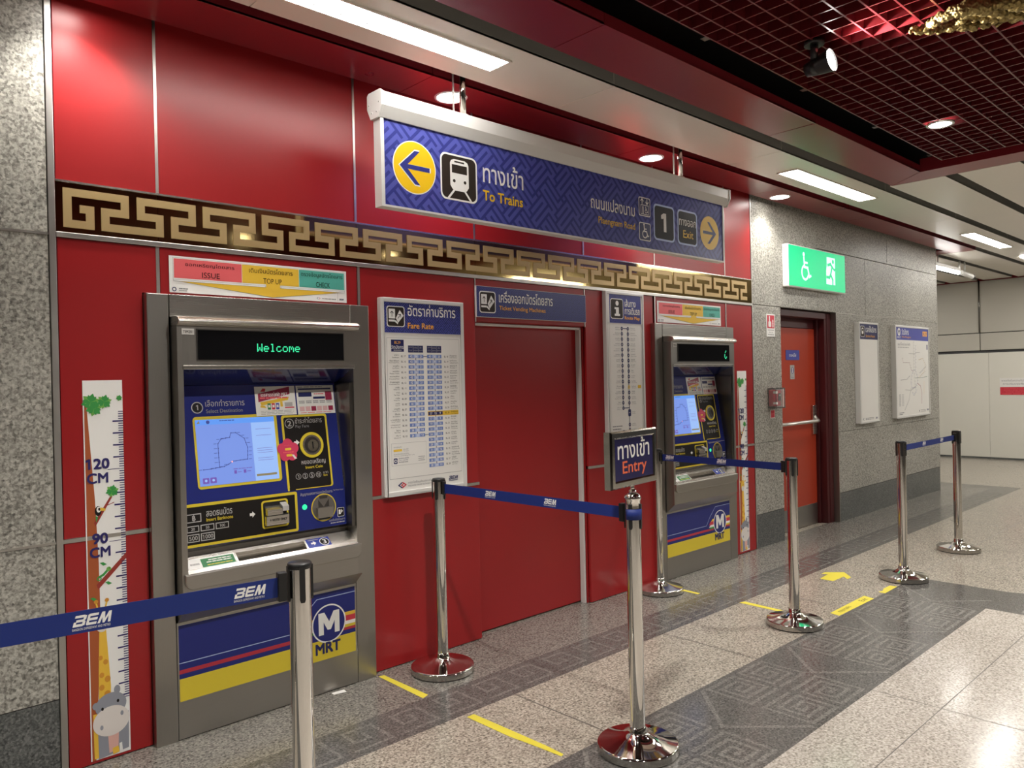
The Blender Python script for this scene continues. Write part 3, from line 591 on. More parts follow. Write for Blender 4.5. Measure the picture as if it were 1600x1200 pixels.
F.line([(2.438, 2.457), (2.402, 2.416)], .011, WHITE, 4); F.line([(2.508, 2.457), (2.544, 2.416)], .011, WHITE, 4)
F.text('ทางเข้า', 2.630, 2.527, 2.920, 2.643, WHITE, 4, .008); F.text('To Trains', 2.627, 2.434, 2.914, 2.488, YEL, 4, .022)
F.text('ถนนแปลงนาม', 3.476, 2.512, 3.898, 2.590, WHITE, 4, .01); F.text('Plaengnam Road', 3.544, 2.418, 3.898, 2.471, YEL, 4, .01)
for z0, z1 in ((2.529, 2.650), (2.373, 2.489)): F.rrect(3.940, z0, 4.061, z1, .014, WHITE, 2); F.rrect(3.946, z0+.006, 4.055, z1-.006, .010, NAVY, 3)
F.line([(3.975, 2.608), (3.975, 2.638)], .006, WHITE, 4); F.line([(3.962, 2.626), (3.975, 2.640), (3.988, 2.626)], .006, WHITE, 4); F.line([(4.026, 2.640), (4.026, 2.610)], .006, WHITE, 4); F.line([(4.013, 2.622), (4.026, 2.608), (4.039, 2.622)], .006, WHITE, 4)
F.rect(3.960, 2.540, 4.042, 2.602, WHITE, 4); F.rect(3.964, 2.544, 4.038, 2.598, NAVY, 5); wheelchair(F, 4.015, 2.570, .045, WHITE, 6); F.circ(3.982, 2.588, .005, WHITE, 6); F.line([(3.982, 2.580), (3.982, 2.550)], .010, WHITE, 6)
wheelchair(F, 4.0, 2.432, .098, WHITE, 4)
for u0, u1 in ((4.095, 4.327), (4.361, 4.596)): F.rrect(u0, 2.393, u1, 2.629, .032, mat('sign_pale_blue_border', (.50, .62, .95), .4) if u0 < 4.2 else bpy.data.materials['sign_pale_blue_border'], 2); F.rrect(u0+.012, 2.405, u1-.012, 2.617, .024, PRINTK, 3)
F.text('1', 4.176, 2.453, 4.232, 2.577, WHITE, 5, .04)
F.text('ทางออก', 4.380, 2.522, 4.580, 2.566, WHITE, 5, .01); F.text('Exit', 4.424, 2.441, 4.546, 2.494, YEL, 5, .01)
F.circ(4.750, 2.509, .118, YEL, 3, n=48); F.poly([(4.750-a*.93, 2.509+b*.93) for a, b in AR], NAVY, 4)
part(t, 'sign_face', m)
for x in (2.524, 4.440):
    m = M(); m.tube((x, -.39, 2.842), (x, -.39, 3.16), .017, CHROME); m.tube((x, -.39, 2.842), (x, -.39, 2.856), .028, ALUW); part(t, 'pole', m)
for x in (2.488, 4.41): m = M(); m.tube((x, -.36, 2.84), (x, -.36, 3.16), .005, ALUW); part(t, 'cable_conduit', m)
# ------------------------------------------------------------------ fare board
t = thing('fare_board', 'tall white fare board with blue header right of the first ticket machine', 'board', (2.52, 0, .905))
def board_frame(t, x0, x1, z0, z1, d=.032, b=.022):
    m = M(); m.box(x0, x0+b, -d, 0, z0, z1, ALUW); m.box(x1-b, x1, -d, 0, z0, z1, ALUW); m.box(x0+b, x1-b, -d, 0, z1-b, z1, ALUW); m.box(x0+b, x1-b, -d, 0, z0, z0+b, ALUW); part(t, 'frame', m, bevel=.003)
board_frame(t, 2.238, 2.797, .905, 1.947)
m = M(); m.box(2.260, 2.779, -.026, -.002, 1.765, 1.925, SIGNB); F = m.flat((0, -.026, 0), XU, ZU); key_pattern(F, 2.260, 1.768, 2.779, 1.925, .0105, BOARDD)
ticket_icon(F, 2.278, 1.795, 2.393, 1.905); F.text('อัตราค่าบริการ', 2.412, 1.856, 2.739, 1.922, WHITE, 4, .012); F.text('Fare Rate', 2.411, 1.789, 2.584, 1.820, ORG, 4, .02); part(t, 'header', m)
m = M(); m.box(2.260, 2.775, -.024, -.002, .927, 1.765, PAPER); F = m.flat((0, -.024, 0), XU, ZU)
F.rect(2.276, .992, 2.763, 1.738, LGREY, 1); F.rect(2.278, .995, 2.761, 1.736, PAPER, 2)
F.rect(2.303, 1.664, 2.384, 1.728, NAVY, 3); F.mid('BL29', 2.343, 1.706, 1.720, ORG, 4, .01); F.mid('วัดมังกร', 2.343, 1.680, 1.699, WHITE, 4); F.greek(2.318, 1.670, 2.370, 1.674, LGREY, 4)
for u in (2.411, 2.536):
    F.rect(u, 1.661, u+.099, 1.698, NAVY, 3)
    for k, (a, b) in enumerate((('บุคคล', 'ทั่วไป'), ('นักเรียน', 'นักศึกษา'), ('เด็ก', 'ผู้สูงอายุ'))): F.mid(a, u+.0165+.033*k, 1.683, 1.692, LGREY, 4, maxw=.026); F.mid(b, u+.0165+.033*k, 1.668, 1.677, LGREY, 4, maxw=.026)
    F.line([(u+.033, 1.664), (u+.033, 1.695)], .0008, WHITE, 4); F.line([(u+.066, 1.664), (u+.066, 1.695)], .0008, WHITE, 4)
def fare_row(S, k, u, left):
    z = 1.640-.02838*k; hl = S[2] == 'BL 29'
    if hl: F.rect(u-.003, z-.0125, u+.212, z+.0125, AMBER, 3)
    F.rect(u, z-.009, u+.099, z+.009, NAVY if hl else ROWB, 4)
    if not hl: F.rect(u+.034, z-.009, u+.066, z+.009, ROWL, 5)
    for q in range(3): F.mid(S[3+q], u+.018+.0315*q, z-.006, z+.006, WHITE, 6, .01)
    tc = PRINTK
    if left:
        F.text(S[2], u-.047, z-.005, u-.018, z+.005, tc, 5); F.text(S[0], None, z+.001, u-.062, z+.010, tc, 5) if len(S[0]) < 9 else F.text(S[0], u-.122, z+.001, u-.062, z+.010, tc, 5); F.text(S[1], u-.062-min(.07, .0046*len(S[1])), z-.009, u-.062, z-.003, tc, 5)
    else:
        F.text(S[2], u+.118, z-.005, u+.146, z+.005, tc, 5); F.text(S[0], u+.157, z+.001, u+.157+min(.05, .0062*len(S[0])), z+.010, tc, 5); F.text(S[1], u+.157, z-.009, u+.157+min(.06, .0046*len(S[1])), z-.003, tc, 5)
F.line([(2.4605, 1.645), (2.4605, 1.214)], .004, NAVY, 3); F.line([(2.587, 1.645), (2.587, 1.044)], .004, NAVY, 3); F.line([(2.51, 1.640), (2.537, 1.640)], .004, NAVY, 3); F.line([(2.51, 1.2143), (2.537, 1.2143)], .003, NAVY, 3)
for k, S in enumerate(STA_L): fare_row(S, k, 2.412, True)
for k, S in enumerate(STA_R): fare_row(S, k, 2.536, False)
F.rect(2.290, 1.062, 2.518, 1.180, LGREY, 3); F.rect(2.2915, 1.0635, 2.5165, 1.1785, PAPER, 4)
F.text('สถานีปัจจุบัน', 2.304, 1.154, 2.355, 1.164, GREYT, 5); F.rect(2.303, 1.136, 2.357, 1.148, AMBER, 5); F.text('สถานีนี้', 2.366, 1.143, 2.398, 1.151, GREYT, 5); F.text('This station', 2.366, 1.134, 2.400, 1.140, GREYT, 5)
F.text('ใช้เวลาเดินทางในระบบไม่เกิน', 2.304, 1.119, 2.400, 1.128, GREYT, 5); F.text('Valid for travel along MRT only.', 2.304, 1.109, 2.440, 1.116, GREYT, 5)
F.rrect(2.303, 1.072, 2.327, 1.102, .006, NAVY, 5); F.circ(2.315, 1.087, .009, PAPER, 6); F.rect(2.310, 1.083, 2.320, 1.091, NAVY, 7)
F.text('BANGKOK METRO', 2.335, 1.096, 2.400, 1.102, NAVY, 5, .01); F.text('CALL CENTER', 2.335, 1.086, 2.395, 1.092, NAVY, 5); F.greek(2.335, 1.077, 2.395, 1.081, GREYT, 5)
for u in (2.462, 2.462): F.greek(u, 1.098, u+.045, 1.101, GREYT, 5); F.greek(u, 1.088, u+.04, 1.091, GREYT, 5); F.greek(u, 1.078, u+.045, 1.081, GREYT, 5)
F.line([(2.352, .970), (2.332, .957), (2.352, .944)], .006, NAVY, 3); F.line([(2.358, .970), (2.378, .957), (2.358, .944)], .006, PRED, 3); F.line([(2.362, .964), (2.350, .957), (2.362, .950)], .005, PRED, 3)
F.text('การรถไฟฟ้าขนส่งมวลชนแห่งประเทศไทย', 2.393, .960, 2.610, .974, GREYT, 3); F.text('MASS RAPID TRANSIT AUTHORITY OF THAILAND', 2.393, .945, 2.610, .953, GREYT, 3)
bem(F, 2.668, .953, .021, NAVY, 3, subtext=False); part(t, 'poster', m)
# ------------------------------------------------------------------ sign over the niche
t = thing('wall_sign', 'blue ticket vending machines sign above the flat red niche', 'sign', (3.39, 0, 1.873))
m = M(); m.box(2.906, 3.866, -.015, -.0035, 1.873, 2.055, ALUW); F = m.flat((0, -.015, 0), XU, ZU); F.rect(2.911, 1.876, 3.864, 2.053, BOARDB, 1)
key_pattern(F, 2.911, 1.876, 3.864, 2.053, .0105, BOARDD, 2)
ticket_icon(F, 2.930, 1.899, 3.058, 2.026, 3); F.text('เครื่องออกบัตรโดยสาร', 3.085, 1.966, 3.547, 2.036, WHITE, 5, .01); F.text('Ticket Vending Machines', 3.086, 1.913, 3.480, 1.946, ORG, 5, .01); part(t, 'sign_face', m)
# ------------------------------------------------------------------ route map
t = thing('route_map_board', 'narrow white route map board with blue header left of the second ticket machine', 'board', (4.26, 0, .93))
board_frame(t, 4.053, 4.478, .93, 2.097, b=.018)
m = M(); m.box(4.071, 4.460, -.028, -.002, 1.882, 2.079, SIGNB); F = m.flat((0, -.028, 0), XU, ZU); F.rect(4.071, 1.882, 4.095, 2.079, PAPER, 1); key_pattern(F, 4.097, 1.885, 4.446, 2.079, .0105, BOARDD); F.rect(4.446, 1.882, 4.46, 2.079, PAPER, 2)
F.rrect(4.106, 1.910, 4.245, 2.050, .018, WHITE, 2); F.rrect(4.111, 1.915, 4.240, 2.045, .015, BROWN, 3)
F.circ(4.178, 2.018, .017, WHITE, 4); F.poly([(4.150, 1.990), (4.196, 1.990), (4.196, 1.945), (4.208, 1.945), (4.208, 1.930), (4.150, 1.930), (4.150, 1.945), (4.164, 1.945), (4.164, 1.977), (4.150, 1.977)], WHITE, 4)
F.text('เส้นทาง', 4.260, 1.998, 4.385, 2.052, WHITE, 4, .012); F.text('การเดินรถ', 4.260, 1.945, 4.430, 1.993, WHITE, 4, .012); F.text('Route Map', 4.258, 1.902, 4.430, 1.933, ORG, 4, .02); part(t, 'header', m)
m = M(); m.box(4.071, 4.460, -.026, -.002, .948, 1.882, PAPER); F = m.flat((0, -.026, 0), XU, ZU); F.rect(4.094, .955, 4.0955, 1.87, LGREY, 1); F.rect(4.447, .955, 4.4485, 1.87, LGREY, 1)
F.line([(4.295, 1.845), (4.227, 1.845), (4.227, 1.290), (4.295, 1.290)], .006, NAVY, 1); F.line([(4.295, 1.845), (4.295, 1.02)], .006, NAVY, 1)
for k, S in enumerate(STA_L):
    z = 1.845-.037*k; F.circ(4.227, z, .0125, NAVY, 2); F.rect(4.220, z-.003, 4.234, z+.003, LGREY, 3); F.text(S[0], 4.203-min(.05, .0062*len(S[0])), z, 4.203, z+.010, GREYT, 2); F.text(S[1], 4.203-min(.07, .005*len(S[1])), z-.011, 4.203, z-.004, GREYT, 2)
zz = 1.845
for k, S in enumerate(STA_R):
    z = 1.845-.0372*k if k < 15 else (1.256 if k == 15 else 1.172-.036*(k-16))
    if k == 15: F.rrect(4.279, z-.026, 4.311, z+.024, .010, NAVY, 2)
    else: F.circ(4.295, z, .0125, AMBER if k == 11 else NAVY, 2)
    F.rect(4.288, z-.003, 4.302, z+.003, LGREY, 3); F.text(S[0], 4.323, z, 4.323+min(.05, .0062*len(S[0])), z+.010, GREYT, 2); F.text(S[1], 4.323, z-.011, 4.323+min(.07, .005*len(S[1])), z-.004, GREYT, 2)
    if k == 11: F.rrect(4.395, z-.010, 4.433, z+.012, .004, AMBER, 2)
F.greek(4.107, 1.163, 4.215, 1.170, GREYT, 2); F.greek(4.107, 1.143, 4.20, 1.150, GREYT, 2); F.greek(4.107, 1.118, 4.14, 1.126, PRED, 2); F.greek(4.145, 1.118, 4.20, 1.126, GREYT, 2); part(t, 'poster', m)
# ------------------------------------------------------------------ banner above each machine
def banner(label, dx):
    t = thing('banner', label, 'banner', (1.62+dx, 0, 1.908), 'three-colour banners above ticket machines')
    m = M(); x0, x1, z0, z1 = 1.190+dx, 2.054+dx, 1.908, 2.066; m.box(x0, x1, -.006, -.0035, z0, z1, WHITE); F = m.flat((x0, -.006, z0), XU, ZU); W, H = x1-x0, z1-z0
    a, b, c, d = .022*W, .370*W, .700*W, .985*W; zb, zt = .40*H, .93*H
    F.rect(a-.004, zb-.008, d+.004, zt+.004, GREYT, 1); F.rect(a-.003, zb-.007, d+.003, zt+.003, WHITE, 2)
    F.rect(a, zb, b, zt, PINK, 3); F.rect(b+.002, zb-.0, c-.002, zt, AMBER, 3); F.rect(c, zb, d, zt, TEAL, 3)
    F.poly([(a, zb-.012), (d, zb-.012), (.54*W, .015*H)], GREYT, 2); F.poly([(a+.012, zb-.013), (d-.012, zb-.013), (.54*W, .03*H)], AMBER, 3)
    F.poly([(.505*W, zb-.03), (.585*W, zb-.03), (.585*W, zb+.02), (.505*W, zb+.02)], AMBER, 5)
    for u0, u1 in ((a-.003, .50*W), (.59*W, d+.003)): F.rect(u0, zb-.014, u1, zb-.006, GREYT, 4); F.rect(u0+.001, zb-.013, u1-.001, zb-.007, WHITE, 5)
    F.text('ออกเหรียญโดยสาร', a+.15*b, zb+.052, b-.04*W, zt-.012, PRINTK, 6); F.text('ISSUE', a+.40*(b-a), zb+.008, a+.66*(b-a), zb+.032, PRINTK, 6)
    F.text('เติมเงินบัตรโดยสาร', b+.04*W, zb+.050, c-.04*W, zt-.010, PRINTK, 6); F.text('TOP UP', b+.36*(c-b), zb+.004, b+.68*(c-b), zb+.028, PRINTK, 6)
    F.text('ตรวจข้อมูลบัตรโดยสาร', c+.012*W, zb+.048, d-.012*W, zt-.008, PRINTK, 6); F.text('CHECK', c+.36*(d-c), zb+.006, c+.67*(d-c), zb+.030, PRINTK, 6)
    F.ring(.022*W, .09*H, .0075, .0035, NAVY, 3); F.greek(.045*W, .10*H, .09*W, .13*H, GREYT, 3); F.greek(.045*W, .05*H, .085*W, .07*H, GREYT, 3)
    F.line([(.815*W, .12*H), (.807*W, .09*H), (.815*W, .06*H)], .0015, NAVY, 3); F.line([(.820*W, .12*H), (.828*W, .09*H), (.820*W, .06*H)], .0015, PRED, 3); F.greek(.84*W, .08*H, .93*W, .10*H, GREYT, 3); bem(F, .95*W, .07*H, .008, NAVY, 3, sub=False)
    F.rect(.94*W, .03*H, .9415*W, .35*H, LGREY, 3)
    part(t, 'printed_sheet', m); return t
banner('red, yellow and green service banner above the first ticket machine', 0)
banner('red, yellow and green service banner above the second ticket machine', 3.484)
# ------------------------------------------------------------------ height rulers
def leafs(F, u, v, r, k=3):
    for i in range(6):
        a = math.radians(60*i+15); c, s = math.cos(a), math.sin(a)
        F.poly([(u, v), (u+.55*r*c-.32*r*s, v+.55*r*s+.32*r*c), (u+r*c, v+r*s), (u+.55*r*c+.32*r*s, v+.55*r*s-.32*r*c)], LEAF if i % 2 else LEAFL, k)
    for i in range(6):
        a = math.radians(60*i+45); c, s = math.cos(a), math.sin(a)
        F.poly([(u, v), (u+.5*r*c-.22*r*s, v+.5*r*s+.22*r*c), (u+.85*r*c, v+.85*r*s), (u+.5*r*c+.22*r*s, v+.5*r*s-.22*r*c)], LEAF, k+1)
t = thing('height_ruler', 'animal height ruler strip left of the first ticket machine', 'ruler', (.92, 0, .016), 'height rulers on the red wall')
m = M(); m.box(.846, .993, -.0025, -.0005, .016, 1.535, WHITE); F = m.flat((.846, -.0025, 0), XU, ZU); W = .147
F.poly([(0, .016), (.018, .016), (.046, .55), (.044, .80), (.036, 1.05), (.024, 1.25), (.012, 1.45), (0, 1.45)], BARK, 1); F.rect(0, .016, .004, 1.45, WHITE, 2)
for k in range(24, 145):
    z = .006+.00973*k
    if z > 1.46: break
    if k in (90, 120): F.rect(.085, z-.0012, W, z+.0012, INDIGO, 2); continue
    F.rect(W-(.040 if k % 5 == 0 else .018), z-(.0030 if k % 5 == 0 else .0018), W, z+(.0030 if k % 5 == 0 else .0018), INDIGO, 2)
for u, v, r in ((.028, 1.448, .036), (.040, 1.422, .032), (.078, 1.448, .030), (.012, 1.452, .012), (.134, 1.462, .013)): leafs(F, u, v, r)
F.text('1 2 0'.replace(' ', ''), .004, 1.178, .092, 1.221, INDIGO, 6, .035); F.text('CM', .008, 1.121, .086, 1.163, INDIGO, 6, .03); F.text('90', .022, .878, .080, .921, INDIGO, 6, .035); F.text('CM', .012, .824, .088, .866, INDIGO, 6, .03)
F.poly([(.030, .965), (.036, .950), (.100, 1.062), (.094, 1.068)], BARK2, 2); leafs(F, .100, 1.085, .026); F.line([(.082, 1.03), (.105, 1.038)], .003, BARK2, 2)
F.circ(.046, 1.010, .012, PRINTK, 4, .020, 18); F.circ(.048, 1.016, .008, WHITE, 5, .012, 14); F.circ(.050, 1.017, .004, PRINTK, 6, .006, 10); F.poly([(.054, 1.024), (.074, 1.016), (.072, 1.008), (.054, 1.010)], AMBER, 5); F.poly([(.036, .992), (.046, .985), (.038, .965)], LEAF, 3)
F.poly([(.034, .715), (.040, .695), (.147, .805), (.147, .828)], BARK2, 2)
F.line([(.046, .745), (.060, .752), (.078, .770)], .009, LEAF, 3); F.circ(.080, .772, .009, LEAFL, 4, n=14); F.ring(.044, .738, .007, .004, LEAF, 3, 14); F.circ(.082, .775, .002, PRINTK, 5, n=8)
for u, v in ((.060, .795), (.078, .715), (.022, .66)): F.poly([(u-.013, v+.006), (u, v+.007), (u+.013, v-.003), (u, v-.007)], LEAF, 3)
# giraffe
F.poly([(.032, .20), (.075, .20), (.078, .30), (.064, .54), (.040, .54), (.034, .36)], GIRA, 3); F.circ(.050, .575, .027, GIRA, 4, .040); F.circ(.050, .545, .020, HIPW, 5, .022)
for s in (-1, 1): F.line([(.050+s*.010, .60), (.050+s*.020, .645)], .006, GIRA, 4); F.circ(.050+s*.020, .648, .008, GIRS, 5, n=12); F.poly([(.050+s*.022, .605), (.050+s*.050, .615), (.050+s*.040, .595)], GIRA, 4); F.circ(.050+s*.012, .575, .003, PRINTK, 6, n=8)
for u, v, r in ((.042, .42, .008), (.060, .40, .009), (.045, .35, .009), (.066, .33, .011), (.044, .30, .010), (.064, .27, .012), (.040, .24, .010)): F.circ(u, v, r, GIRS, 4, r*1.2, 12)
F.poly([(.012, .022), (.034, .022), (.030, .20), (.010, .20)], GIRA, 3)
# hippo
F.poly([(.028, .018), (.140, .030), (.142, .18), (.026, .15)], HIPG, 5); F.poly([(.066, .030), (.100, .034), (.104, .13), (.062, .12)], HIPP, 6); F.poly([(.080, .020), (.104, .024), (.100, .050), (.078, .046)], GIRA, 7); F.poly([(.104, .024), (.116, .026), (.114, .060), (.104, .058)], WHITE, 7)
F.circ(.076, .222, .058, HIPG, 6, .050); F.circ(.020, .232, .012, HIPG, 6, .014); F.circ(.100, .278, .012, HIPG, 6, .018); F.circ(.076, .158, .068, HIPW, 7, .060, 32)
F.circ(.044, .214, .005, PRINTK, 8, .007, 10); F.circ(.102, .232, .005, PRINTK, 8, .007, 10); F.circ(.040, .140, .006, HIPG, 8, .010, 12); F.circ(.116, .178, .006, HIPG, 8, .010, 12)
part(t, 'printed_strip', m)
copy_tree(t, label='animal height ruler strip between second ticket machine and stone wall', loc=(.92+4.930, 0, .020))
# ------------------------------------------------------------------ green sign, stickers, boards on stone
t = thing('emergency_exit_sign', 'lit green box sign with wheelchair and running figure above the door', 'sign', (7.2, 0, 2.30))
m = M(); m.box(6.600, 7.795, -.056, 0, 2.302, 2.690, WHITE); F = m.flat((6.600, 0, 0), (0, -1, 0), ZU)
part(t, 'housing', m, bevel=.004)
m = M(); m.box(6.612, 7.783, -.0605, -.056, 2.312, 2.680, EXITG); F = m.flat((0, -.0605, 0), XU, ZU); wheelchair(F, 6.925, 2.495, .275, EXITW, 1)
F.poly([(7.36, 2.372), (7.555, 2.372), (7.555, 2.636), (7.375, 2.636), (7.375, 2.56), (7.36, 2.50)], EXITW, 1)
F.circ(7.510, 2.600, .022, EXITG, 2); F.line([(7.40, 2.560), (7.455, 2.572), (7.49, 2.545), (7.455, 2.47), (7.50, 2.42), (7.50, 2.372)], .028, EXITG, 2); F.line([(7.49, 2.55), (7.535, 2.52), (7.565, 2.53)], .022, EXITG, 2); F.line([(7.455, 2.47), (7.43, 2.44), (7.375, 2.44)], .028, EXITG, 2)
part(t, 'lit_face', m)
m = M(); F = m.flat((6.5995, 0, 0), (0, -1, 0), ZU)
for z in (2.655, 2.643, 2.631): F.greek(.010, z, .046, z+.005, GREYT, 1, 3)
part(t, 'side_label', m)
t = thing('fire_notice', 'small red and white fire call notice on stone beside the red wall', 'notice', (6.36, 0, 1.84))
m = M(); m.box(6.286, 6.434, -.003, 0, 1.840, 2.040, WHITE); F = m.flat((0, -.003, 0), XU, ZU); F.rect(6.297, 1.915, 6.424, 2.030, PRED, 1)
F.rrect(6.318, 1.925, 6.368, 1.975, .01, WHITE, 2); F.line([(6.338, 1.97), (6.338, 2.01)], .018, WHITE, 2); F.circ(6.338, 2.015, .009, WHITE, 2)
for q in range(3): F.circ(6.398, 1.935+.022*q, .010, WHITE, 2, .014, 10)
F.greek(6.305, 1.895, 6.418, 1.901, GREYT, 1); F.text('FIRE CALL', 6.325, 1.872, 6.400, 1.884, GREYT, 1); F.greek(6.305, 1.855, 6.418, 1.861, GREYT, 1); part(t, 'printed_sheet', m)
t = thing('fire_call_point', 'red fire call point box under a clear cover on the stone wall', 'call point', (6.37, 0, 1.21))
m = M(); m.box(6.300, 6.440, -.045, 0, 1.222, 1.365, PRED); part(t, 'box', m, bevel=.006)
m = M(); m.box(6.385, 6.425, -.050, -.045, 1.27, 1.335, BLACK); F = m.flat((0, -.050, 0), XU, ZU); F.rect(6.39, 1.31, 6.42, 1.325, WHITE, 1); part(t, 'break_panel', m)
m = M()
for x0, x1, z0, z1 in ((6.288, 6.452, 1.372, 1.384), (6.288, 6.452, 1.205, 1.215), (6.288, 6.297, 1.215, 1.372), (6.443, 6.452, 1.215, 1.372)): m.box(x0, x1, -.075, 0, z0, z1, CLEAR)
m.box(6.288, 6.452, -.078, -.075, 1.205, 1.384, CLEAR); part(t, 'clear_cover', m, label='clear lift-up cover')
for z_ in (1.335, 1.240): m = M(); m.box(6.289, 6.312, -.0795, -.050, z_, z_+.02, WHITE); part(t, 'hinge', m)
m = M(); m.box(6.412, 6.420, -.0805, -.0785, 1.215, 1.375, WHITE); part(t, 'cover_clip', m)
t = thing('warning_label', 'small square dark red label under the fire call point', 'label', (6.35, 0, 1.115))
m = M(); m.box(6.322, 6.400, -.004, 0, 1.115, 1.190, WHITE); F = m.flat((0, -.004, 0), XU, ZU); F.rect(6.327, 1.12, 6.395, 1.185, PRED, 1); F.greek(6.335, 1.150, 6.388, 1.157, PINK, 2); part(t, 'printed_sheet', m)
t = thing('service_board', 'narrow board with blank grey panel and blue service hours header on stone wall', 'board', (8.36, 0, .975))
board_frame(t, 8.112, 8.610, .972, 2.034, d=.055, b=.018)
m = M(); m.box(8.130, 8.592, -.050, -.002, .99, 1.855, PAPER); F = m.flat((0, -.050, 0), XU, ZU)
F.line([(8.20, 1.025), (8.185, 1.014), (8.20, 1.003)], .006, NAVY, 1); F.greek(8.24, 1.018, 8.46, 1.024, GREYT, 1); F.greek(8.24, 1.004, 8.46, 1.010, GREYT, 1); bem(F, 8.50, 1.006, .018, NAVY, 1, sub=False); part(t, 'blank_panel', m)
m = M(); m.box(8.130, 8.592, -.050, -.002, 1.855, 2.016, NAVY); F = m.flat((0, -.050, 0), XU, ZU); F.rrect(8.155, 1.880, 8.255, 1.995, .015, WHITE, 1); F.rrect(8.160, 1.885, 8.250, 1.990, .012, BROWN, 2); F.rrect(8.183, 1.91, 8.227, 1.975, .012, WHITE, 3); F.rect(8.190, 1.94, 8.220, 1.962, BROWN, 4)
F.text('เวลาให้บริการ', 8.285, 1.93, 8.565, 2.000, WHITE, 2, .01); F.text('Service Hours', 8.285, 1.878, 8.52, 1.905, ORG, 2, .01); part(t, 'header', m)
t = thing('map_board', 'wide map board with blue station header nearest the stone wall end', 'board', (9.6, 0, .98))
board_frame(t, 9.088, 10.150, .978, 2.034, d=.055, b=.022)
m = M(); m.box(9.110, 10.128, -.050, -.002, 1.870, 2.012, SIGNB); F = m.flat((0, -.050, 0), XU, ZU); F.circ(9.205, 1.960, .045, WHITE, 1); F.text('M', 9.178, 1.938, 9.232, 1.982, NAVY, 2, .012); F.text('MRT', 9.155, 1.886, 9.255, 1.908, WHITE, 1, .01)
F.text('วัดมังกร', 9.285, 1.93, 9.50, 2.0, WHITE, 1, .012); F.text('Wat Mangkon', 9.285, 1.888, 9.56, 1.915, ORG, 1, .01); F.rect(9.945, 1.925, 10.09, 1.985, ORG, 1); F.text('BL29', 9.96, 1.937, 10.075, 1.972, BOARDB, 2, .01); part(t, 'header', m)
m = M(); m.box(9.110, 10.128, -.050, -.002, 1.0, 1.870, PAPER); F = m.flat((9.110, -.050, 1.0), XU, ZU); W, H = 1.018, .87
F.text('แผนที่โครงข่ายรถไฟฟ้า', .05*W, .925*H, .42*W, .965*H, GREYT, 1); F.greek(.05*W, .895*H, .38*W, .908*H, LGREY, 1)
def ml(pts, mt, wd=.0028, st=True):
    q = [(a*W, b*H) for a, b in pts]; F.line(q, wd, mt, 1)
    if st:
        for (a, b), (c, d) in zip(q, q[1:]):
            n = max(1, int(math.hypot(c-a, d-b)/.035))
            for i in range(n):
                u, v = a+(c-a)*i/n, b+(d-b)*i/n; F.circ(u, v, .004, GREYT, 2, n=8); F.rect(u+.010, v-.004, u+.030, v, LGREY, 2)
ml([(.52, .98), (.52, .60), (.54, .45), (.56, .33)], GREYT); ml([(.58, .93), (.57, .70), (.57, .58), (.63, .50), (.62, .42), (.55, .36), (.45, .36), (.42, .43), (.44, .52), (.50, .60), (.57, .60)], SIGNB)
ml([(.17, .76), (.20, .70), (.38, .70), (.44, .60), (.50, .58)], MAGENTA); ml([(.12, .47), (.30, .48), (.40, .53)], GREYT); ml([(.56, .49), (.85, .50), (.95, .51)], GREENP); ml([(.68, .74), (.80, .76), (.88, .68), (.86, .58), (.68, .50)], AMBER); ml([(.70, .56), (.80, .60), (.92, .66)], GREYT)
ml([(.62, .42), (.72, .38), (.76, .28), (.75, .14)], MAGENTA, .006, False); ml([(.42, .36), (.35, .20), (.22, .07)], GREYT, .005, False); ml([(.25, .34), (.42, .33), (.56, .38)], GREYT); ml([(.46, .30), (.50, .26), (.56, .30), (.60, .34)], ROWB); ml([(.84, .44), (.83, .27)], AMBER, .004, False); ml([(.70, .84), (.62, .84), (.54, .82), (.36, .82)], LGREY)
for k in range(9): F.greek(.06*W, (.13+.018*k)*H, .11*W, (.137+.018*k)*H, GREYT, 1, 2); F.greek(.14*W, (.13+.018*k)*H, .20*W, (.137+.018*k)*H, LGREY, 1, 2)
F.greek(.06*W, .035*H, .20*W, .045*H, GREYT, 1); F.greek(.06*W, .015*H, .16*W, .025*H, GREYT, 1); F.circ(.67*W, .04*H, .012, GREYT, 1); F.greek(.71*W, .045*H, .88*W, .055*H, LGREY, 1); F.greek(.71*W, .025*H, .88*W, .035*H, LGREY, 1); bem(F, .91*W, .035*H, .020, NAVY, 1, sub=False); F.rect(.94*W, .88*H, .97*W, .95*H, NAVY, 1); part(t, 'printed_map', m)
# notice on the far hoarding
t = thing('hoarding_notice', 'white and red printed notice on the far white hoarding', 'notice', (14.795, .1, 1.083))
m = M(); m.box(14.795, 14.80, -.32, .392, 1.083, 1.366, WHITE); F = m.flat((14.795, 0, 0), (0, -1, 0), ZU); F.rect(-.392, 1.083, .32, 1.366, PAPER, 1); F.rect(-.388, 1.084, .32, 1.214, PRED, 2)
F.text('ขออภัยในความไม่สะดวก อยู่ระหว่าง', -.365, 1.298, .27, 1.342, GREYT, 2); F.text('การปรับปรุงพื้นที่ภายในสถานี', -.345, 1.245, .25, 1.285, GREYT, 2)
F.text('THIS AREA IS UNDER IMPROVEMENT', -.335, 1.184, .27, 1.202, PINK, 3); F.text('SORRY FOR THE INCONVENIENCE', -.335, 1.154, .27, 1.172, PINK, 3); F.text('THANK YOU FOR YOUR PATIENCE', -.31, 1.124, .25, 1.142, PINK, 3); F.greek(-.36, 1.096, .30, 1.106, PINK, 3); part(t, 'printed_sheet', m)
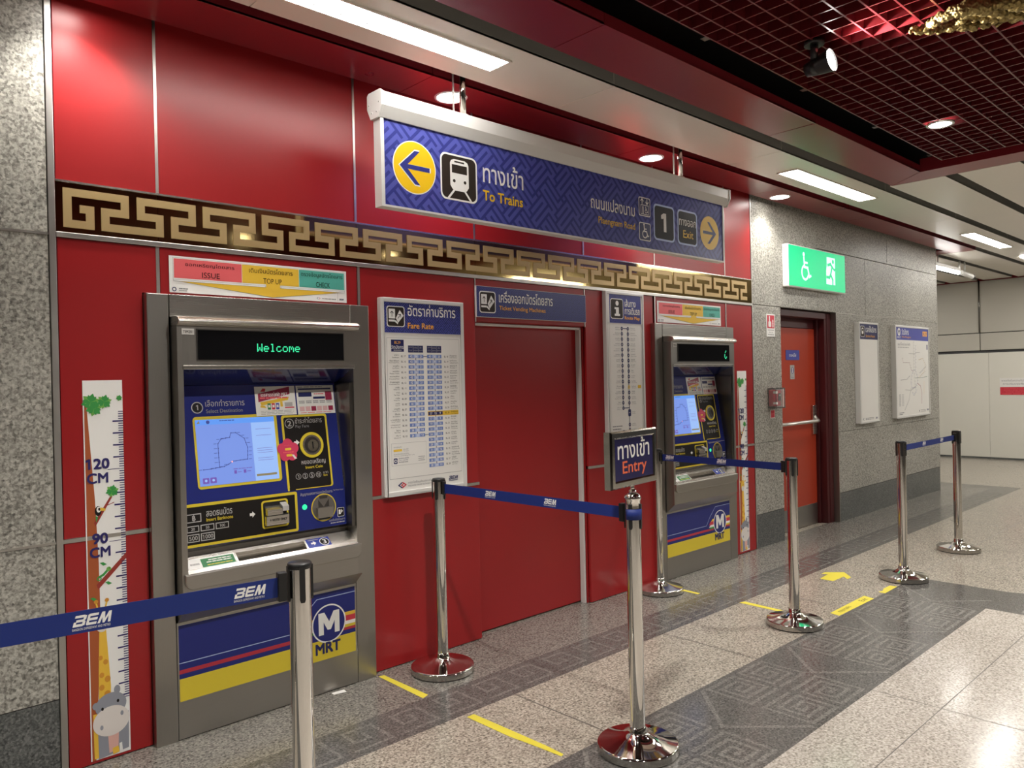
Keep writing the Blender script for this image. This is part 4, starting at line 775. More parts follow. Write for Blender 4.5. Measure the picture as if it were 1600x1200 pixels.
# ------------------------------------------------------------------ door in the stone wall
d1 = struct('door_1', (7.12, .06, 0))
m = M(); m.box(7.55, 7.69, .058, .20, 0, 2.105, DOORF); m.box(6.55, 6.60, .045, .20, 0, 2.105, DOORF); m.box(6.60, 7.55, .045, .20, 2.045, 2.105, DOORF); m.box(7.60, 7.69, .052, .06, 0, 2.10, DOORF); m.box(7.52, 7.56, .12, .20, 0, 2.05, DOORF); part(d1, 'door_frame', m, bevel=.004)
m = M(); m.box(7.682, 7.694, -.004, .054, 0, 2.112, STEEL); part(d1, 'edge_trim', m)
m = M(); m.box(6.60, 7.52, .155, .20, 1.955, 2.045, DOORF); part(d1, 'transom', m)
m = M(); m.box(6.60, 7.52, .15, .20, .005, 1.95, DOORR); part(d1, 'door_leaf', m, bevel=.003)
m = M(); m.box(6.61, 7.51, .146, .15, .006, .21, STEEL); part(d1, 'kick_plate', m)
m = M(); m.path([(6.64, .14, 1.035), (6.64, .075, 1.035), (7.38, .075, 1.035), (7.44, .085, 1.035), (7.46, .12, 1.06), (7.46, .145, 1.09)], .017, ALU, 12); part(d1, 'push_bar', m)
m = M(); m.box(7.42, 7.50, .125, .15, .90, 1.19, STEELB); part(d1, 'latch_plate', m, bevel=.006)
m = M(); m.box(6.92, 7.19, .147, .15, 1.640, 1.735, SIGNB); F = m.flat((0, .147, 0), XU, ZU); F.text('ทางหนีไฟ', 6.985, 1.670, 7.125, 1.705, WHITE, 1, .01); part(d1, 'name_plate', m, label='blue door plate with white lettering')
m = M(); m.box(7.00, 7.085, .147, .15, 1.455, 1.590, LGREY); F = m.flat((0, .147, 0), XU, ZU); F.circ(7.043, 1.540, .026, BOARDB, 1, .032); F.rect(7.035, 1.515, 7.05, 1.565, PAPER, 2); F.greek(7.01, 1.47, 7.075, 1.476, GREYT, 1); part(d1, 'warning_plate', m)
# ------------------------------------------------------------------ ticket machine
BITS = {'W': ['10001', '10001', '10001', '10101', '10101', '11011', '10001'], 'e': ['00000', '00000', '01110', '10001', '11111', '10000', '01110'], 'l': ['01100', '00100', '00100', '00100', '00100', '00100', '01110'], 'c': ['00000', '00000', '01110', '10000', '10000', '10001', '01110'], 'o': ['00000', '00000', '01110', '10001', '10001', '10001', '01110'], 'm': ['00000', '00000', '11010', '10101', '10101', '10001', '10001'], '~': ['00000', '00000', '00000', '00000', '00000', '00000', '00000'], 'i': ['00010', '00100', '00000', '01000', '01000', '01001', '00110']}
def dots(F, text, u, v, c, ch, mt, k):
    for i, l in enumerate(text):
        for r, row in enumerate(BITS[l]):
            for q, b in enumerate(row):
                if b == '1': F.rect(u+(i*6+q)*c, v+(6-r)*ch, u+(i*6+q)*c+c*.92, v+(6-r)*ch+ch*.92, mt, k)
t = thing('ticket_vending_machine', 'steel ticket machine with Welcome in green, nearest the viewer, behind the first barrier post', 'ticket machine', (1.62, 0, 0), 'ticket machines set in the red wall')
m = M(); m.box(1.083, 1.172, -.040, .06, 0, 1.896, STEELV); m.box(2.052, 2.160, -.040, .06, 0, 1.896, STEELV); part(t, 'frame', m, bevel=.003)
m = M(); m.box(1.174, 2.050, -.042, .06, 1.80, 1.8955, STEELB); part(t, 'header_plate', m, bevel=.002)
m = M(); m.prism([(.06, 1.80), (-.045, 1.802), (-.100, 1.800), (-.122, 1.795), (-.134, 1.785), (-.136, 1.775), (-.128, 1.766), (-.112, 1.760), (.06, 1.760)], 'x', 1.178, 2.045, STEELB); part(t, 'canopy_lip', m, bevel=.002)
m = M()                                                    # housing: head, two cheeks, apron below the tray
prof = [(.06, 1.76), (-.110, 1.76), (-.110, .715), (-.112, .565), (-.042, .500), (.06, .500)]
m.prism(prof, 'x', 1.178, 1.202, STEELV); m.prism(prof, 'x', 2.020, 2.045, STEELV)
m.box(1.202, 2.020, -.110, -.06, 1.592, 1.76, STEELV); m.prism([(.06, .700), (-.110, .700), (-.112, .565), (-.042, .500), (.06, .500)], 'x', 1.202, 2.020, STEEL)
part(t, 'housing', m, bevel=.003)
m = M(); m.box(1.258, 1.968, -.114, -.109, 1.612, 1.746, STEELD); m.box(1.262, 1.964, -.1145, -.114, 1.616, 1.742, GLASSB); d_ = part(t, 'display', m)
m = M(); F = m.flat((0, -.1146, 0), XU, ZU); dots(F, 'Welcome', 1.525, 1.652, .0051, .0052, VFD, 1); txt1 = part(t, 'display_text', m, parent=d_, label='green dot-matrix text')
m = M(); m.box(1.196, 1.250, -.112, -.109, 1.720, 1.748, LGREY); F = m.flat((0, -.112, 0), XU, ZU); F.rect(1.198, 1.722, 1.248, 1.746, PAPER, 1); F.text('TIM201', 1.202, 1.727, 1.244, 1.739, PRINTK, 2, .01); part(t, 'machine_tag', m)
m = M(); m.box(1.198, 2.024, -.117, -.095, 1.574, 1.592, STEELB); part(t, 'opening_rail', m, bevel=.002)
m = M(); m.prism([(-.095, 1.576), (.048, 1.505), (.06, 1.505), (.06, 1.60), (-.095, 1.60)], 'x', 1.202, 2.020, mat('hood_dark_blue', (.010, .014, .08), .12)); part(t, 'hood', m)
m = M(); m.prism([(.045, 1.505), (-.035, .997), (.02, .997), (.065, 1.505)], 'x', 1.202, 2.000, MBLUE); m.box(2.000, 2.020, -.10, .065, .80, 1.505, STEELD)
F = m.flat((0, -.1929, .0149), XU, (0, .158, .9874))
F.rect(1.9955, .990, 2.0005, 1.498, STEELB, 1)
F.ring(1.308, 1.411, .024, .004, LGREY, 2); F.circ(1.308, 1.411, .021, PRINTK, 2); F.text('1', 1.303, 1.400, 1.312, 1.423, LGREY, 3, .012)
F.text('เลือกทำรายการ', 1.345, 1.414, 1.525, 1.444, LGREY, 2); F.text('Select Destination', 1.346, 1.385, 1.514, 1.402, GREYT, 2, .01)
F.rrect(1.283, 1.051, 1.675, 1.370, .016, MYEL, 2)
F.rrect(1.697, .999, 1.938, 1.357, .012, MYEL, 2); F.rrect(1.708, 1.003, 1.928, 1.347, .010, PRINTK, 3); F.rect(1.700, .998, 1.738, 1.012, PRINTK, 4); F.rect(1.697, .998, 1.706, 1.012, MYEL, 5)
F.ring(1.737, 1.317, .022, .003, LGREY, 4); F.text('2', 1.727, 1.304, 1.747, 1.330, LGREY, 4, .012); F.text('ชำระค่าโดยสาร', 1.767, 1.315, 1.910, 1.344, LGREY, 4); F.text('Pay Fare', 1.767, 1.290, 1.838, 1.308, GREYT, 4, .01)
F.poly([(1.752, 1.230), (1.764, 1.230), (1.764, 1.238), (1.780, 1.224), (1.764, 1.210), (1.764, 1.218), (1.752, 1.218)], WHITE, 4)
F.text('หยอดเหรียญ', 1.780, 1.112, 1.908, 1.140, LGREY, 4, .01); F.text('Insert Coin', 1.799, 1.094, 1.890, 1.108, MYEL, 4, .01)
for k, s in enumerate(('1', '2', '5', '10')): F.ring(1.757+.0355*k, 1.061, .013, .002, LGREY, 4, 16); F.mid(s, 1.757+.0355*k, 1.053, 1.069, LGREY, 5, .012, maxw=.014)
F.text('บาท', 1.890, 1.063, 1.916, 1.073, LGREY, 4); F.text('Baht', 1.890, 1.050, 1.912, 1.060, MYEL, 4)
pan = part(t, 'control_panel', m)
m = M(); F = m.flat((0, -.1929, .0149), XU, (0, .158, .9874)); k0 = 6
F.rect(1.292, 1.063, 1.660, 1.356, SCRB, k0); F.rect(1.292, 1.332, 1.660, 1.356, SCRT, k0+1); F.rect(1.545, 1.063, 1.660, 1.332, SCRL, k0+1)
RT = [(1.312, 1.135), (1.345, 1.136), (1.405, 1.142), (1.425, 1.150), (1.445, 1.162), (1.480, 1.164), (1.515, 1.166), (1.520, 1.22), (1.508, 1.262), (1.470, 1.290), (1.448, 1.290), (1.440, 1.270), (1.400, 1.265), (1.385, 1.245), (1.383, 1.142)]
F.line(RT, .0025, SCRK, k0+2)
for (a, b), (c, d) in zip(RT, RT[1:]):
    n = max(1, int(math.hypot(c-a, d-b)/.018))
    for i in range(n): u, v = a+(c-a)*i/n, b+(d-b)*i/n; F.circ(u, v, .0028, SCRK, k0+3, n=8); F.rect(u+(.006 if u > 1.44 else -.020), v-.001, u+(.020 if u > 1.44 else -.006), v+.001, SCRK, k0+2)
F.circ(1.442, 1.160, .004, EM('screen_red', (.8, .05, .1), .8), k0+4, n=10)
for u in (1.305, 1.338): F.rrect(u, 1.073, u+.028, 1.098, .003, SCRP, k0+2); F.circ(u+.014, 1.086, .006, SCRL, k0+3, n=10)
F.rect(1.552, 1.083, 1.650, 1.093, SCRY, k0+2); F.circ(1.348, 1.344, .008, SCRK, k0+2); F.poly([(1.298, 1.338), (1.312, 1.340), (1.308, 1.352)], SCRY, k0+2)
for v in (1.30, 1.27, 1.21, 1.20, 1.19, 1.165, 1.155): F.rect(1.565, v, 1.640, v+.0015, SCRP, k0+2)
F.greek(1.40, 1.346, 1.47, 1.350, SCRK, k0+2); F.greek(1.445, 1.125, 1.535, 1.128, SCRP, k0+2)
for u in (1.448, 1.492): F.rect(u, 1.105, u+.012, 1.120, SCRP, k0+2); F.greek(u+.016, 1.110, u+.034, 1.113, SCRP, k0+2, 2)
part(t, 'touch_screen', m, parent=pan)
m = M(); F = m.flat((0, -.1929, .0149), XU, (0, .158, .9874)); C = F.P(1.842, 1.207, 0); N = F.N
m.tube(C-N*.01, C+N*.006, .062, MYEL, 36); m.tube(C+N*.006, C+N*.0065, .049, STEELB, 32); m.tube(C+N*.0065, C+N*.007, .040, STEELD, 32); m.tube(C+N*.007+Vector((.004, 0, -.003)), C+N*.009+Vector((.004, 0, -.003)), .028, CHROME, 24); F.rect(1.843, 1.188, 1.848, 1.222, BLACK, 24); part(t, 'coin_slot', m, parent=pan)
m = M(); F = m.flat((0, -.1929, .0149), XU, (0, .158, .9874)); F.rect(1.577, 1.360, 1.780, 1.499, PAPER, 8)
F.poly([(1.592, 1.465), (1.592, 1.425), (1.752, 1.460), (1.752, 1.496)], MAGENTA, 9); F.poly([(1.60, 1.424), (1.745, 1.447), (1.742, 1.432), (1.605, 1.408)], AMBER, 9); F.text('โดยสารรถไฟฟ้า MRT', 1.604, 1.450, 1.740, 1.472, WHITE, 10, .01, slant=0); F.greek(1.60, 1.440, 1.745, 1.447, PINK, 10)
F.poly([(1.605, 1.475), (1.618, 1.490), (1.632, 1.488), (1.628, 1.474)], PRED, 9)
for k, mt in enumerate((GREENP, PRED, SIGNB)): F.rect(1.635+.021*k, 1.388, 1.651+.021*k, 1.418, mt, 10); F.rect(1.638+.021*k, 1.398, 1.648+.021*k, 1.410, PAPER, 11)
F.rect(1.700, 1.400, 1.712, 1.425, AMBER, 10); F.poly([(1.60, 1.40), (1.63, 1.395), (1.62, 1.408), (1.60, 1.408)], AMBER, 10); F.rect(1.722, 1.400, 1.762, 1.420, LGREY, 9); F.rect(1.722, 1.392, 1.770, 1.398, PRED, 9)
for v in (1.380, 1.373, 1.366): F.greek(1.60, v, 1.765, v+.003, LGREY, 9)
part(t, 'notice_card', m, parent=pan)
m = M(); F = m.flat((0, -.1929, .0149), XU, (0, .158, .9874)); F.rect(1.787, 1.358, 1.990, 1.499, PAPER, 8); F.greek(1.795, 1.490, 1.93, 1.494, GREYT, 9); F.rect(1.797, 1.478, 1.975, 1.486, NAVY, 9); F.rect(1.797, 1.444, 1.868, 1.466, NAVY, 9); F.rect(1.942, 1.425, 1.978, 1.468, MAGENTA, 9); F.rect(1.875, 1.432, 1.940, 1.443, NAVY, 9); F.greek(1.88, 1.455, 1.935, 1.459, PRED, 9)
for r in range(2):
    for q in range(5): F.greek(1.798+.037*q, 1.412+.008*r, 1.828+.037*q, 1.416+.008*r, GREYT, 9, 2); 
for q, mt in enumerate((PINK, LGREY, MAGENTA, PINK, PINK, MAGENTA)): F.rect(1.798+.031*q, 1.373, 1.824+.031*q, 1.396, mt if q in (2, 5) else mat('print_pale', (.70, .42, .42), .5) if mt is PINK and q == 0 else bpy.data.materials['print_pale'], 9)
F.greek(1.80, 1.364, 1.97, 1.367, PINK, 9); part(t, 'notice_card', m, parent=pan)
m = M(); F = m.flat((0, -.1929, .0149), XU, (0, .158, .9874))
FLW = mat('flower_pink', (.60, .045, .11), .4)
for k in range(5): a = math.radians(90+72*k); F.circ(1.716+.030*math.cos(a), 1.190+.030*math.sin(a), .026, FLW, 12, n=18)
F.circ(1.716, 1.190, .032, FLW, 12, n=18); F.text('แตะเหรียญ', 1.697, 1.209, 1.735, 1.217, PINK, 13); F.rrect(1.700, 1.190, 1.732, 1.201, .004, AMBER, 13); F.greek(1.69, 1.178, 1.745, 1.183, PINK, 13); F.rrect(1.705, 1.160, 1.735, 1.172, .004, AMBER, 13); F.poly([(1.732, 1.168), (1.742, 1.168), (1.757, 1.148), (1.745, 1.146)], HIPW, 14); part(t, 'flower_sticker', m, parent=pan)
m = M(); m.prism([(-.035, .997), (-.0465, .806), (.02, .806), (.02, .997)], 'x', 1.202, 2.000, MBLUE); F = m.flat((0, -.0947, .0016), XU, (0, .0599, .9982))
F.rrect(1.190, .809, 1.742, .995, .010, MYEL, 1); F.rect(1.203, .821, 1.730, .982, PRINTK, 2); F.rect(1.203, .809, 1.205, .995, MYEL, 3)
for a, b, c, d, s in ((1.224, .916, 1.288, .953, '฿'), (1.224, .874, 1.277, .902, '20'), (1.283, .874, 1.343, .902, '50'), (1.349, .874, 1.408, .902, '100'), (1.224, .832, 1.277, .866, '500'), (1.283, .832, 1.343, .866, '1000')):
    F.rect(a, b, c, d, LGREY, 3); F.rect(a+.004, b+.004, c-.004, d-.004, PRINTK, 4); F.mid(s if s != '฿' else 'B', (a+c)/2, b+.008, d-.008, LGREY, 5, .012, maxw=c-a-.014)
F.rect(1.2545, .920, 1.2575, .949, LGREY, 5)
F.text('สอดธนบัตร', 1.310, .934, 1.426, .966, LGREY, 3, .01); F.text('Insert Banknote', 1.310, .913, 1.428, .928, MYEL, 3, .01); F.poly([(1.506, .922), (1.518, .922), (1.518, .930), (1.532, .916), (1.518, .902), (1.518, .910), (1.506, .910)], WHITE, 3)
F.text('สัญญาณแสดงการออกบัตรโดยสาร', 1.759, .967, 1.930, .985, LGREY, 2); F.text('The Ticket Output', 1.935, .974, 1.992, .982, LGREY, 2)
F.rrect(1.952, .846, 1.990, .890, .004, WHITE, 2); F.rrect(1.954, .848, 1.988, .888, .003, PRINTK, 3); F.rect(1.959, .858, 1.970, .880, WHITE, 4); F.poly([(1.973, .862), (1.982, .872), (1.974, .882)], WHITE, 4)
F.text('ช่องรับบัตรโดยสาร', 1.905, .829, 1.992, .842, LGREY, 2); F.greek(1.912, .818, 1.992, .823, LGREY, 2)
low = part(t, 'payment_panel', m)
m = M(); F = m.flat((0, -.0947, .0016), XU, (0, .0599, .9982)); F.rrect(1.562, .842, 1.693, .970, .014, MYEL, 6); F.rrect(1.570, .850, 1.685, .962, .010, BLACK, 7)
m.prism([(-.040, .944), (-.075, .930), (-.075, .905), (-.045, .900)], 'x', 1.576, 1.650, STEELB); m.prism([(-.040, .955), (-.072, .940), (-.072, .918), (-.04, .914)], 'x', 1.652, 1.682, LGREY); m.box(1.573, 1.683, -.070, -.042, .858, .900, STEELB); m.box(1.574, 1.682, -.062, -.042, .900, .906, BLACK); F2 = m.flat((0, -.0705, 0), XU, ZU); F2.rect(1.590, .878, 1.594, .886, PRINTK, 1); F2.text('NOTES ONLY', 1.600, .876, 1.672, .887, PRINTK, 1, .02); part(t, 'banknote_slot', m, parent=low, bevel=0)
m = M(); F = m.flat((0, -.0947, .0016), XU, (0, .0599, .9982)); F.circ(1.879, .902, .067, MYEL, 3, n=40); F.circ(1.879, .902, .062, STEEL, 4, n=40); F.poly([(1.855, .960), (1.903, .960), (1.899, .945), (1.859, .945)], STEELD, 5); F.poly([(1.850, .942), (1.879, .905), (1.850, .905)], STEELD, 5); F.poly([(1.908, .942), (1.879, .905), (1.908, .905)], STEELD, 5); m.box(1.838, 1.920, -.060, -.042, .855, .903, STEEL); F.rect(1.848, .845, 1.910, .854, BLACK, 6); part(t, 'coin_return', m, parent=low)
m = M(); F = m.flat((0, -.0947, .0016), XU, (0, .0599, .9982)); F.circ(1.778, .916, .013, LED, 3, n=20); part(t, 'indicator_lamp', m, parent=low, label='glowing green indicator lamp')
m = M()                                                    # sloping tray with its cup
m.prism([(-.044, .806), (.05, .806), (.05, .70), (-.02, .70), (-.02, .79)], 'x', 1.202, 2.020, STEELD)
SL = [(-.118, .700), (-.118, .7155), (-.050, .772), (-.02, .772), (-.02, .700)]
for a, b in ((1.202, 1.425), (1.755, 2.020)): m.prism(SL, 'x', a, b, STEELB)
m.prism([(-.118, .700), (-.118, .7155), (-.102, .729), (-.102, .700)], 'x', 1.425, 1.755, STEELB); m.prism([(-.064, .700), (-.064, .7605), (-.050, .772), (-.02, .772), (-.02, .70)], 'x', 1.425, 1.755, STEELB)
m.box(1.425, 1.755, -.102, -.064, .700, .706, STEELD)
F = m.flat((0, -.118, .7155), XU, (0, .769, .639)); F.rect(1.208, .020, 1.418, .075, WHITE, 1); F.rect(1.268, .022, 1.412, .068, GREENP, 2); F.greek(1.30, .055, 1.40, .060, WHITE, 3); F.greek(1.29, .044, 1.40, .049, WHITE, 3); F.greek(1.29, .030, 1.40, .034, MYEL, 3); F.greek(1.22, .04, 1.26, .05, LGREY, 2)
F.rect(1.765, .022, 1.885, .074, bpy.data.materials['decal_blue'] if 'decal_blue' in bpy.data.materials else mat('decal_blue', (.012, .035, .30), .3), 1); F.circ(1.855, .047, .025, WHITE, 2, .022); F.circ(1.855, .047, .022, PRINTK, 3, .019); F.text('3', 1.846, .034, 1.864, .060, WHITE, 4, .012); F.poly([(1.785, .052), (1.798, .052), (1.798, .060), (1.812, .047), (1.798, .034), (1.798, .042), (1.785, .042)], WHITE, 2); F.greek(1.775, .064, 1.83, .068, LGREY, 2)
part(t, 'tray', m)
m = M(); pts = []
for cx, cy, a in ((2.036-.035, .648+.035, 270), (1.186+.035, .648+.035, 180)):
    for i in range(7): q = math.radians((a+90 if a == 270 else a)-15*i+(0 if a == 270 else 90)) if False else math.radians((360-15*i) if a == 270 else (270-15*i)); pts.append((cx+.035*math.cos(q), cy+.035*math.sin(q)))
pts += [(1.186, .715), (2.036, .715)]
m.prism(pts, 'y', -.128, -.106, STEEL); part(t, 'tray_front', m, bevel=.005)
m = M(); m.box(1.174, 2.050, -.040, .02, .004, .50, STEEL); part(t, 'lower_door', m, bevel=.002)
m = M(); F = m.flat((0, -.0402, 0), XU, ZU); F.rect(1.181, .164, 2.040, .487, mat('decal_navy', (.012, .020, .17), .3), 1); F.rect(1.181, .164, 2.040, .260, MYEL, 2)
F.line([(1.181, .327), (1.70, .327), (1.745, .385), (1.83, .462), (2.040, .462)], .0035, ROWL, 2); F.rect(1.181, .281, 1.80, .298, mat('decal_red', (.45, .03, .05), .3), 2)
for z0, z1, mt in ((.352, .369, AMBER), (.325, .352, PRED), (.308, .325, WHITE), (.294, .308, MYEL), (.281, .294, bpy.data.materials['decal_red'])): F.rect(1.965, z0, 2.040, z1, mt, 3)
for z0, z1, mt in ((.352, .369, AMBER), (.325, .352, PRED), (.308, .325, WHITE), (.294, .308, LEAF)): F.poly([(1.735+(.05 if z0 > .33 else .02), z1), (1.735+(.03 if z0 > .33 else 0), z0), (1.82, z0), (1.82, z1)], mt, 3)
F.circ(1.893, .335, .093, WHITE, 4, n=48); F.circ(1.893, .335, .086, bpy.data.materials['decal_navy'], 5, n=48)
F.poly([(1.836, .285), (1.836, .392), (1.868, .392), (1.893, .345), (1.918, .392), (1.950, .392), (1.950, .285), (1.923, .285), (1.923, .345), (1.902, .305), (1.884, .305), (1.863, .345), (1.863, .285)], WHITE, 6)
F.text('MRT', 1.817, .194, 1.953, .247, NAVY, 6, .04); part(t, 'decal', m)
m = M(); m.box(1.172, 1.175, -.038, .01, .0, .50, SHADOW); part(t, 'side_gap', m)
m = M(); m.box(2.050, 2.053, -.038, .01, 0, .50, SHADOW); part(t, 'side_gap', m)
t2 = copy_tree(t, label='steel ticket machine farther along the wall, right of the route map board', loc=(1.62+3.51, 0, 0))
for o in list(t2.children_recursive):
    if o.name.startswith('display_text'):
        m = M(); F = m.flat((0, -.1146, 0), XU, ZU); dots(F, 'i', 1.885, 1.635, .0085, .0095, VFD, 1); o.data = build('display_text', m, None, t).data; bpy.data.objects.remove([q for q in bpy.data.objects if q.data == o.data and q != o][0])
# ------------------------------------------------------------------ barrier posts
POSTS = [(-.9, -1.14), (1.033, -1.409), (2.441, -.226), (2.457, -1.474), (4.412, -.166), (4.355, -1.187), (5.841, -1.27), (7.08, -1.26)]
PL = ['chrome barrier post left of the view holding the far end of the nearest belt', 'nearest chrome barrier post standing in front of the first ticket machine', 'chrome barrier post standing at the red wall beside the fare board', 'chrome barrier post carrying the blue entry sign', 'chrome barrier post behind the entry sign at the second ticket machine', 'chrome barrier post standing alone in the middle floor before the red door', 'chrome barrier post left end of the far short belt, near map board', 'farthest chrome barrier post, right end of the short belt']
def make_post():
    t = thing('barrier_post', PL[0], 'barrier post', (0, 0, 0), 'chrome barrier posts', local=True)
    m = M(); m.lathe([(0, 0), (.156, 0), (.156, .006)], BLACK, n=64); m.lathe([(.156, .006), (.163, .006)], CHROMED, n=64); m.lathe([(.163, .006), (.163, .032)], CHROMED, n=64); m.lathe([(.163, .032), (.1615, .0355), (.157, .038)], CHROME, n=64); m.lathe([(.157, .038), (.12, .045), (.085, .053), (.058, .062), (.044, .071)], CHROME, n=64); m.lathe([(.044, .071), (.038, .074), (.0345, .082), (.0335, .098), (.0305, .100)], CHROME, n=64); part(t, 'base', m)
    m = M(); m.lathe([(.0305, .099), (.0305, .985)], CHROME, n=48); part(t, 'pole', m)
    m = M(); m.lathe([(.0325, .984), (.0335, .990), (.0335, .997), (.031, 1.0), (0, 1.001)], BLACK, n=40); part(t, 'cap', m)
    for k in range(4):
        a = math.pi/2*k+.35; c, s = math.cos(a), math.sin(a); m = M()
        pts = [(-.0075, .992), (.0075, .992), (.0075, .900), (.005, .893), (-.005, .893), (-.0075, .900)]
        n = len(m.v); 
        for r in (.028, .0355): m.v += [(c*r-s*p[0], s*r+c*p[0], p[1]) for p in pts]
        L = len(pts); m.face([n+L+i for i in range(L)], BLACK)
        for i in range(L): j = (i+1) % L; m.face((n+i, n+j, n+L+j, n+L+i), BLACK)
        part(t, 'belt_slot', m)
    return t
p0 = make_post(); roots = [p0]
for i in range(1, 8): roots.append(copy_tree(p0, label=PL[i]))
ROT = [0, -.62, .2, 0, .1, .3, .2, .4]
for i, r in enumerate(roots): r.location = (*POSTS[i], 0); r.rotation_euler = (0, 0, ROT[i])
for c in list(roots[3].children):                            # the entry post ends in a chrome dome
    if c.name.startswith('cap'):
        m = M(); m.lathe([(.0305, .984), (.0305, 1.006), (.034, 1.010), (.034, 1.020), (.028, 1.030), (.012, 1.038), (0, 1.039)], CHROME, n=40); d = build('cap', m); c.data = d.data; bpy.data.objects.remove(d); c.name = 'dome_cap'
# ------------------------------------------------------------------ belts
def belt(label, a, b, logos, z0=.925, z1=.968, r=.042, sub=True, zz=0.):
    A = Vector((*POSTS[a], 0)); B = Vector((*POSTS[b], 0)); d = (B-A).normalized(); L = (B-A).length
    t = thing('barrier_belt', label, 'barrier belt', tuple(A+d*L/2+Vector((0, 0, z0))), 'blue barrier belts')
    N = d.cross(Vector((0, 0, 1)))
    m = M(); F = m.flat(A+N*.0008, d, ZU); F.rect(r, z0, L-r, z1, BELT, 0); F2 = m.flat(A-N*.0008, -d, ZU); F2.rect(-(L-r), z0, -r, z1, BELT, 0)
    for q in ((r, z0, L-r, z0), (L-r, z1, r, z1)): m.poly([tuple(A+d*q[0]+N*.0008+Vector((0, 0, q[1]))), tuple(A+d*q[0]-N*.0008+Vector((0, 0, q[1]))), tuple(A+d*q[2]-N*.0008+Vector((0, 0, q[3]))), tuple(A+d*q[2]+N*.0008+Vector((0, 0, q[3])))], BELT)
    for u in logos: bem(F, u, z0+.0165, (z1-z0)*.50, WHITE, 1, subtext=sub)
    part(t, 'webbing', m)
    m = M(); E_ = A+d*(L-r)
    def pb(s0, s1, n0, n1, za, zb, mt):
        P = lambda s, n, z: tuple(A+d*s+N*n+Vector((0, 0, z))); k = len(m.v)
        m.v += [P(s0, n0, za), P(s1, n0, za), P(s1, n1, za), P(s0, n1, za), P(s0, n0, zb), P(s1, n0, zb), P(s1, n1, zb), P(s0, n1, zb)]
        for q in ((0, 3, 2, 1), (4, 5, 6, 7), (0, 1, 5, 4), (1, 2, 6, 5), (2, 3, 7, 6), (3, 0, 4, 7)): m.face([k+i for i in q], mt)
    pb(L-r-.022, L-r+.003, -.012, .012, z0-.012, z1+.014, BLACK); part(t, 'end_clip', m, bevel=.003)
    m = M(); pb(r-.004, r+.008, -.010, .010, z0-.008, z1+.012, BLACK); part(t, 'cassette_mouth', m, bevel=.002)
    return t
belt('nearest blue belt with two white logos crossing the left ruler and first machine', 0, 1, (1.394, 1.771), .912, .966)
belt('blue belt with white logos running from the wall post to the entry post', 2, 3, (.361, .755), .927, .975)
belt('blue belt with white logos crossing in front of the second ticket machine', 4, 5, (.077, .495), .920, .965)
belt('far short blue belt with small logos between the two farthest posts', 6, 7, (.44, .84), .925, .967, sub=False)
m = M(); m.lathe([(.0365, .931), (.0375, .931), (.0375, .974), (.0365, .974)], BELT, n=16, a0=math.radians(170), a1=math.radians(285)); part(roots[3], 'belt_end', m, label='blue belt end wrapped on the post')
# ------------------------------------------------------------------ entry sign on its post
t = thing('entry_sign', 'small chrome-framed navy Entry sign standing on top of a barrier post', 'sign', (*POSTS[3], 1.042), local=True); t.rotation_euler = (0, 0, math.radians(8))
m = M(); m.tube((0, 0, 0), (0, 0, .03), .008, CHROME); m.lathe([(.016, 0), (.014, .006), (.008, .010)], CHROME, n=24); part(t, 'stem', m)
x0, x1, z0, z1 = -.182, .182, .024, .247; b = .030
m = M()
def fr(q, y): return [(x0+q, y, z0+q), (x1-q, y, z0+q), (x1-q, y, z1-q), (x0+q, y, z1-q)]
R = [fr(0, .016), fr(0, -.010), fr(.006, -.018), fr(b-.006, -.018), fr(b, -.012)]
n = len(m.v)
for r in R: m.v += r
for k in range(len(R)-1):
    for i in range(4): j = (i+1) % 4; m.face((n+4*k+i, n+4*(k+1)+i, n+4*(k+1)+j, n+4*k+j)[::-1], CHROME)
m.face((n+0, n+3, n+2, n+1)[::-1], CHROME); part(t, 'frame', m)
m = M(); m.box(x0+b-.001, x1-b+.001, -.0115, .01, z0+b-.001, z1-b+.001, NAVY); F = m.flat((0, -.0115, 0), XU, ZU)
F.rect(x0+b, z0+b, x1-b, z1-b, mat('entry_navy', (.016, .014, .085), .25), 1); F.text('ทางเข้า', -.128, .137, .122, .216, WHITE, 2, .012); F.text('Entry', -.093, .064, .098, .128, ENTRY, 2, .012); part(t, 'sign_face', m)
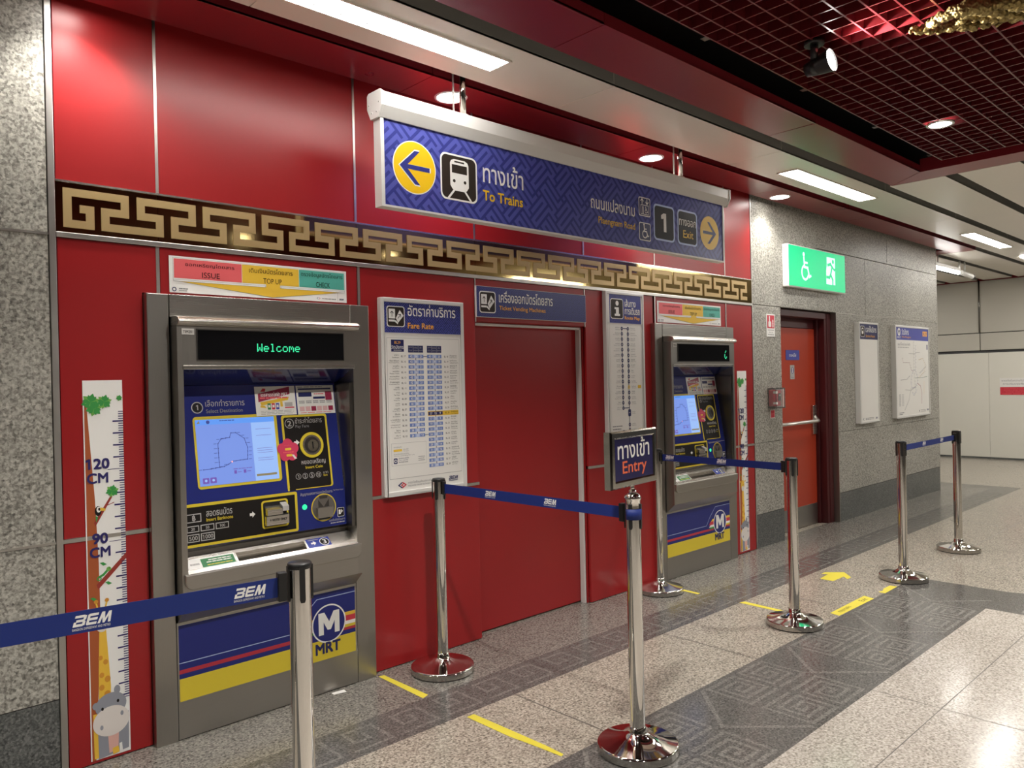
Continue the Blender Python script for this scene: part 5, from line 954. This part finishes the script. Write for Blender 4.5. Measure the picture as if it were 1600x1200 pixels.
# ------------------------------------------------------------------ tapes and litter on the floor
def tape(label, pts, name='floor_tape', cat='tape', words=None):
    m = M(); F = m.flat((0, 0, .0008), XU, (0, 1, 0)); F.poly(pts, TAPE, 1)
    if words: words(F)
    cx = sum(p[0] for p in pts)/len(pts); cy = sum(p[1] for p in pts)/len(pts)
    me = build(name, m); 
    for v in me.data.vertices: v.co -= Vector((cx, cy, 0))
    me.location = (cx, cy, 0); me['label'] = label; me['category'] = cat; me['group'] = 'yellow floor markings'; return me
tape('short yellow tape strip on the floor beside the first ticket machine', [(2.163, -.05), (2.193, -.055), (2.200, -.42), (2.158, -.435)])
tape('longest yellow tape strip with ragged edge on pale floor between nearest posts', [(2.172, -.742), (2.214, -.742), (2.222, -1.02), (2.226, -1.18), (2.222, -1.284), (2.203, -1.29), (2.196, -1.20), (2.186, -1.10), (2.176, -1.02)])
tape('short yellow tape strip beside the base of the post at second machine', [(4.530, -.19), (4.562, -.20), (4.554, -.402), (4.522, -.402)])
tape('yellow tape strip on pale floor behind the base of the lone middle post', [(4.533, -.712), (4.582, -.726), (4.565, -1.06), (4.528, -1.06)])
tape('yellow tape with worn dark writing along the wide dark band', [(4.712, -1.240), (5.230, -1.237), (5.205, -1.312), (4.695, -1.305)], words=lambda F: (F.text('กรุณารอคิว', 4.77, -1.293, 4.93, -1.256, PRINTK, 2), F.text('Exit', 5.09, -1.290, 5.17, -1.256, PRINTK, 2)))
tape('torn yellow tape piece under the base of the post near the map board', [(5.395, -1.267), (5.43, -1.281), (5.491, -1.264), (5.601, -1.263), (5.608, -1.312), (5.382, -1.316), (5.38, -1.285)])
tape('bent yellow arrow on the pale floor in front of the red door', [(5.6, -0.771), (5.664, -0.771), (5.757, -0.876), (5.646, -0.976), (5.577, -0.979), (5.628, -0.928), (5.455, -0.926), (5.457, -0.827), (5.619, -0.814)], 'floor_arrow', 'floor arrow')
m = M(); m.poly([(1.885, -.062, .002), (1.885, -.088, .0015), (1.945, -.103, .0025), (1.948, -.074, .004)], WHITE); m.poly([(1.885, -.062, .0012), (1.948, -.074, .0032), (1.945, -.103, .0017), (1.885, -.088, .0007)], WHITE)
solo('paper_slip', m, 'small white paper slip on the floor at the foot of the first machine', 'paper')
for o in bpy.data.objects:
    if '_off' in o: del o['_off']
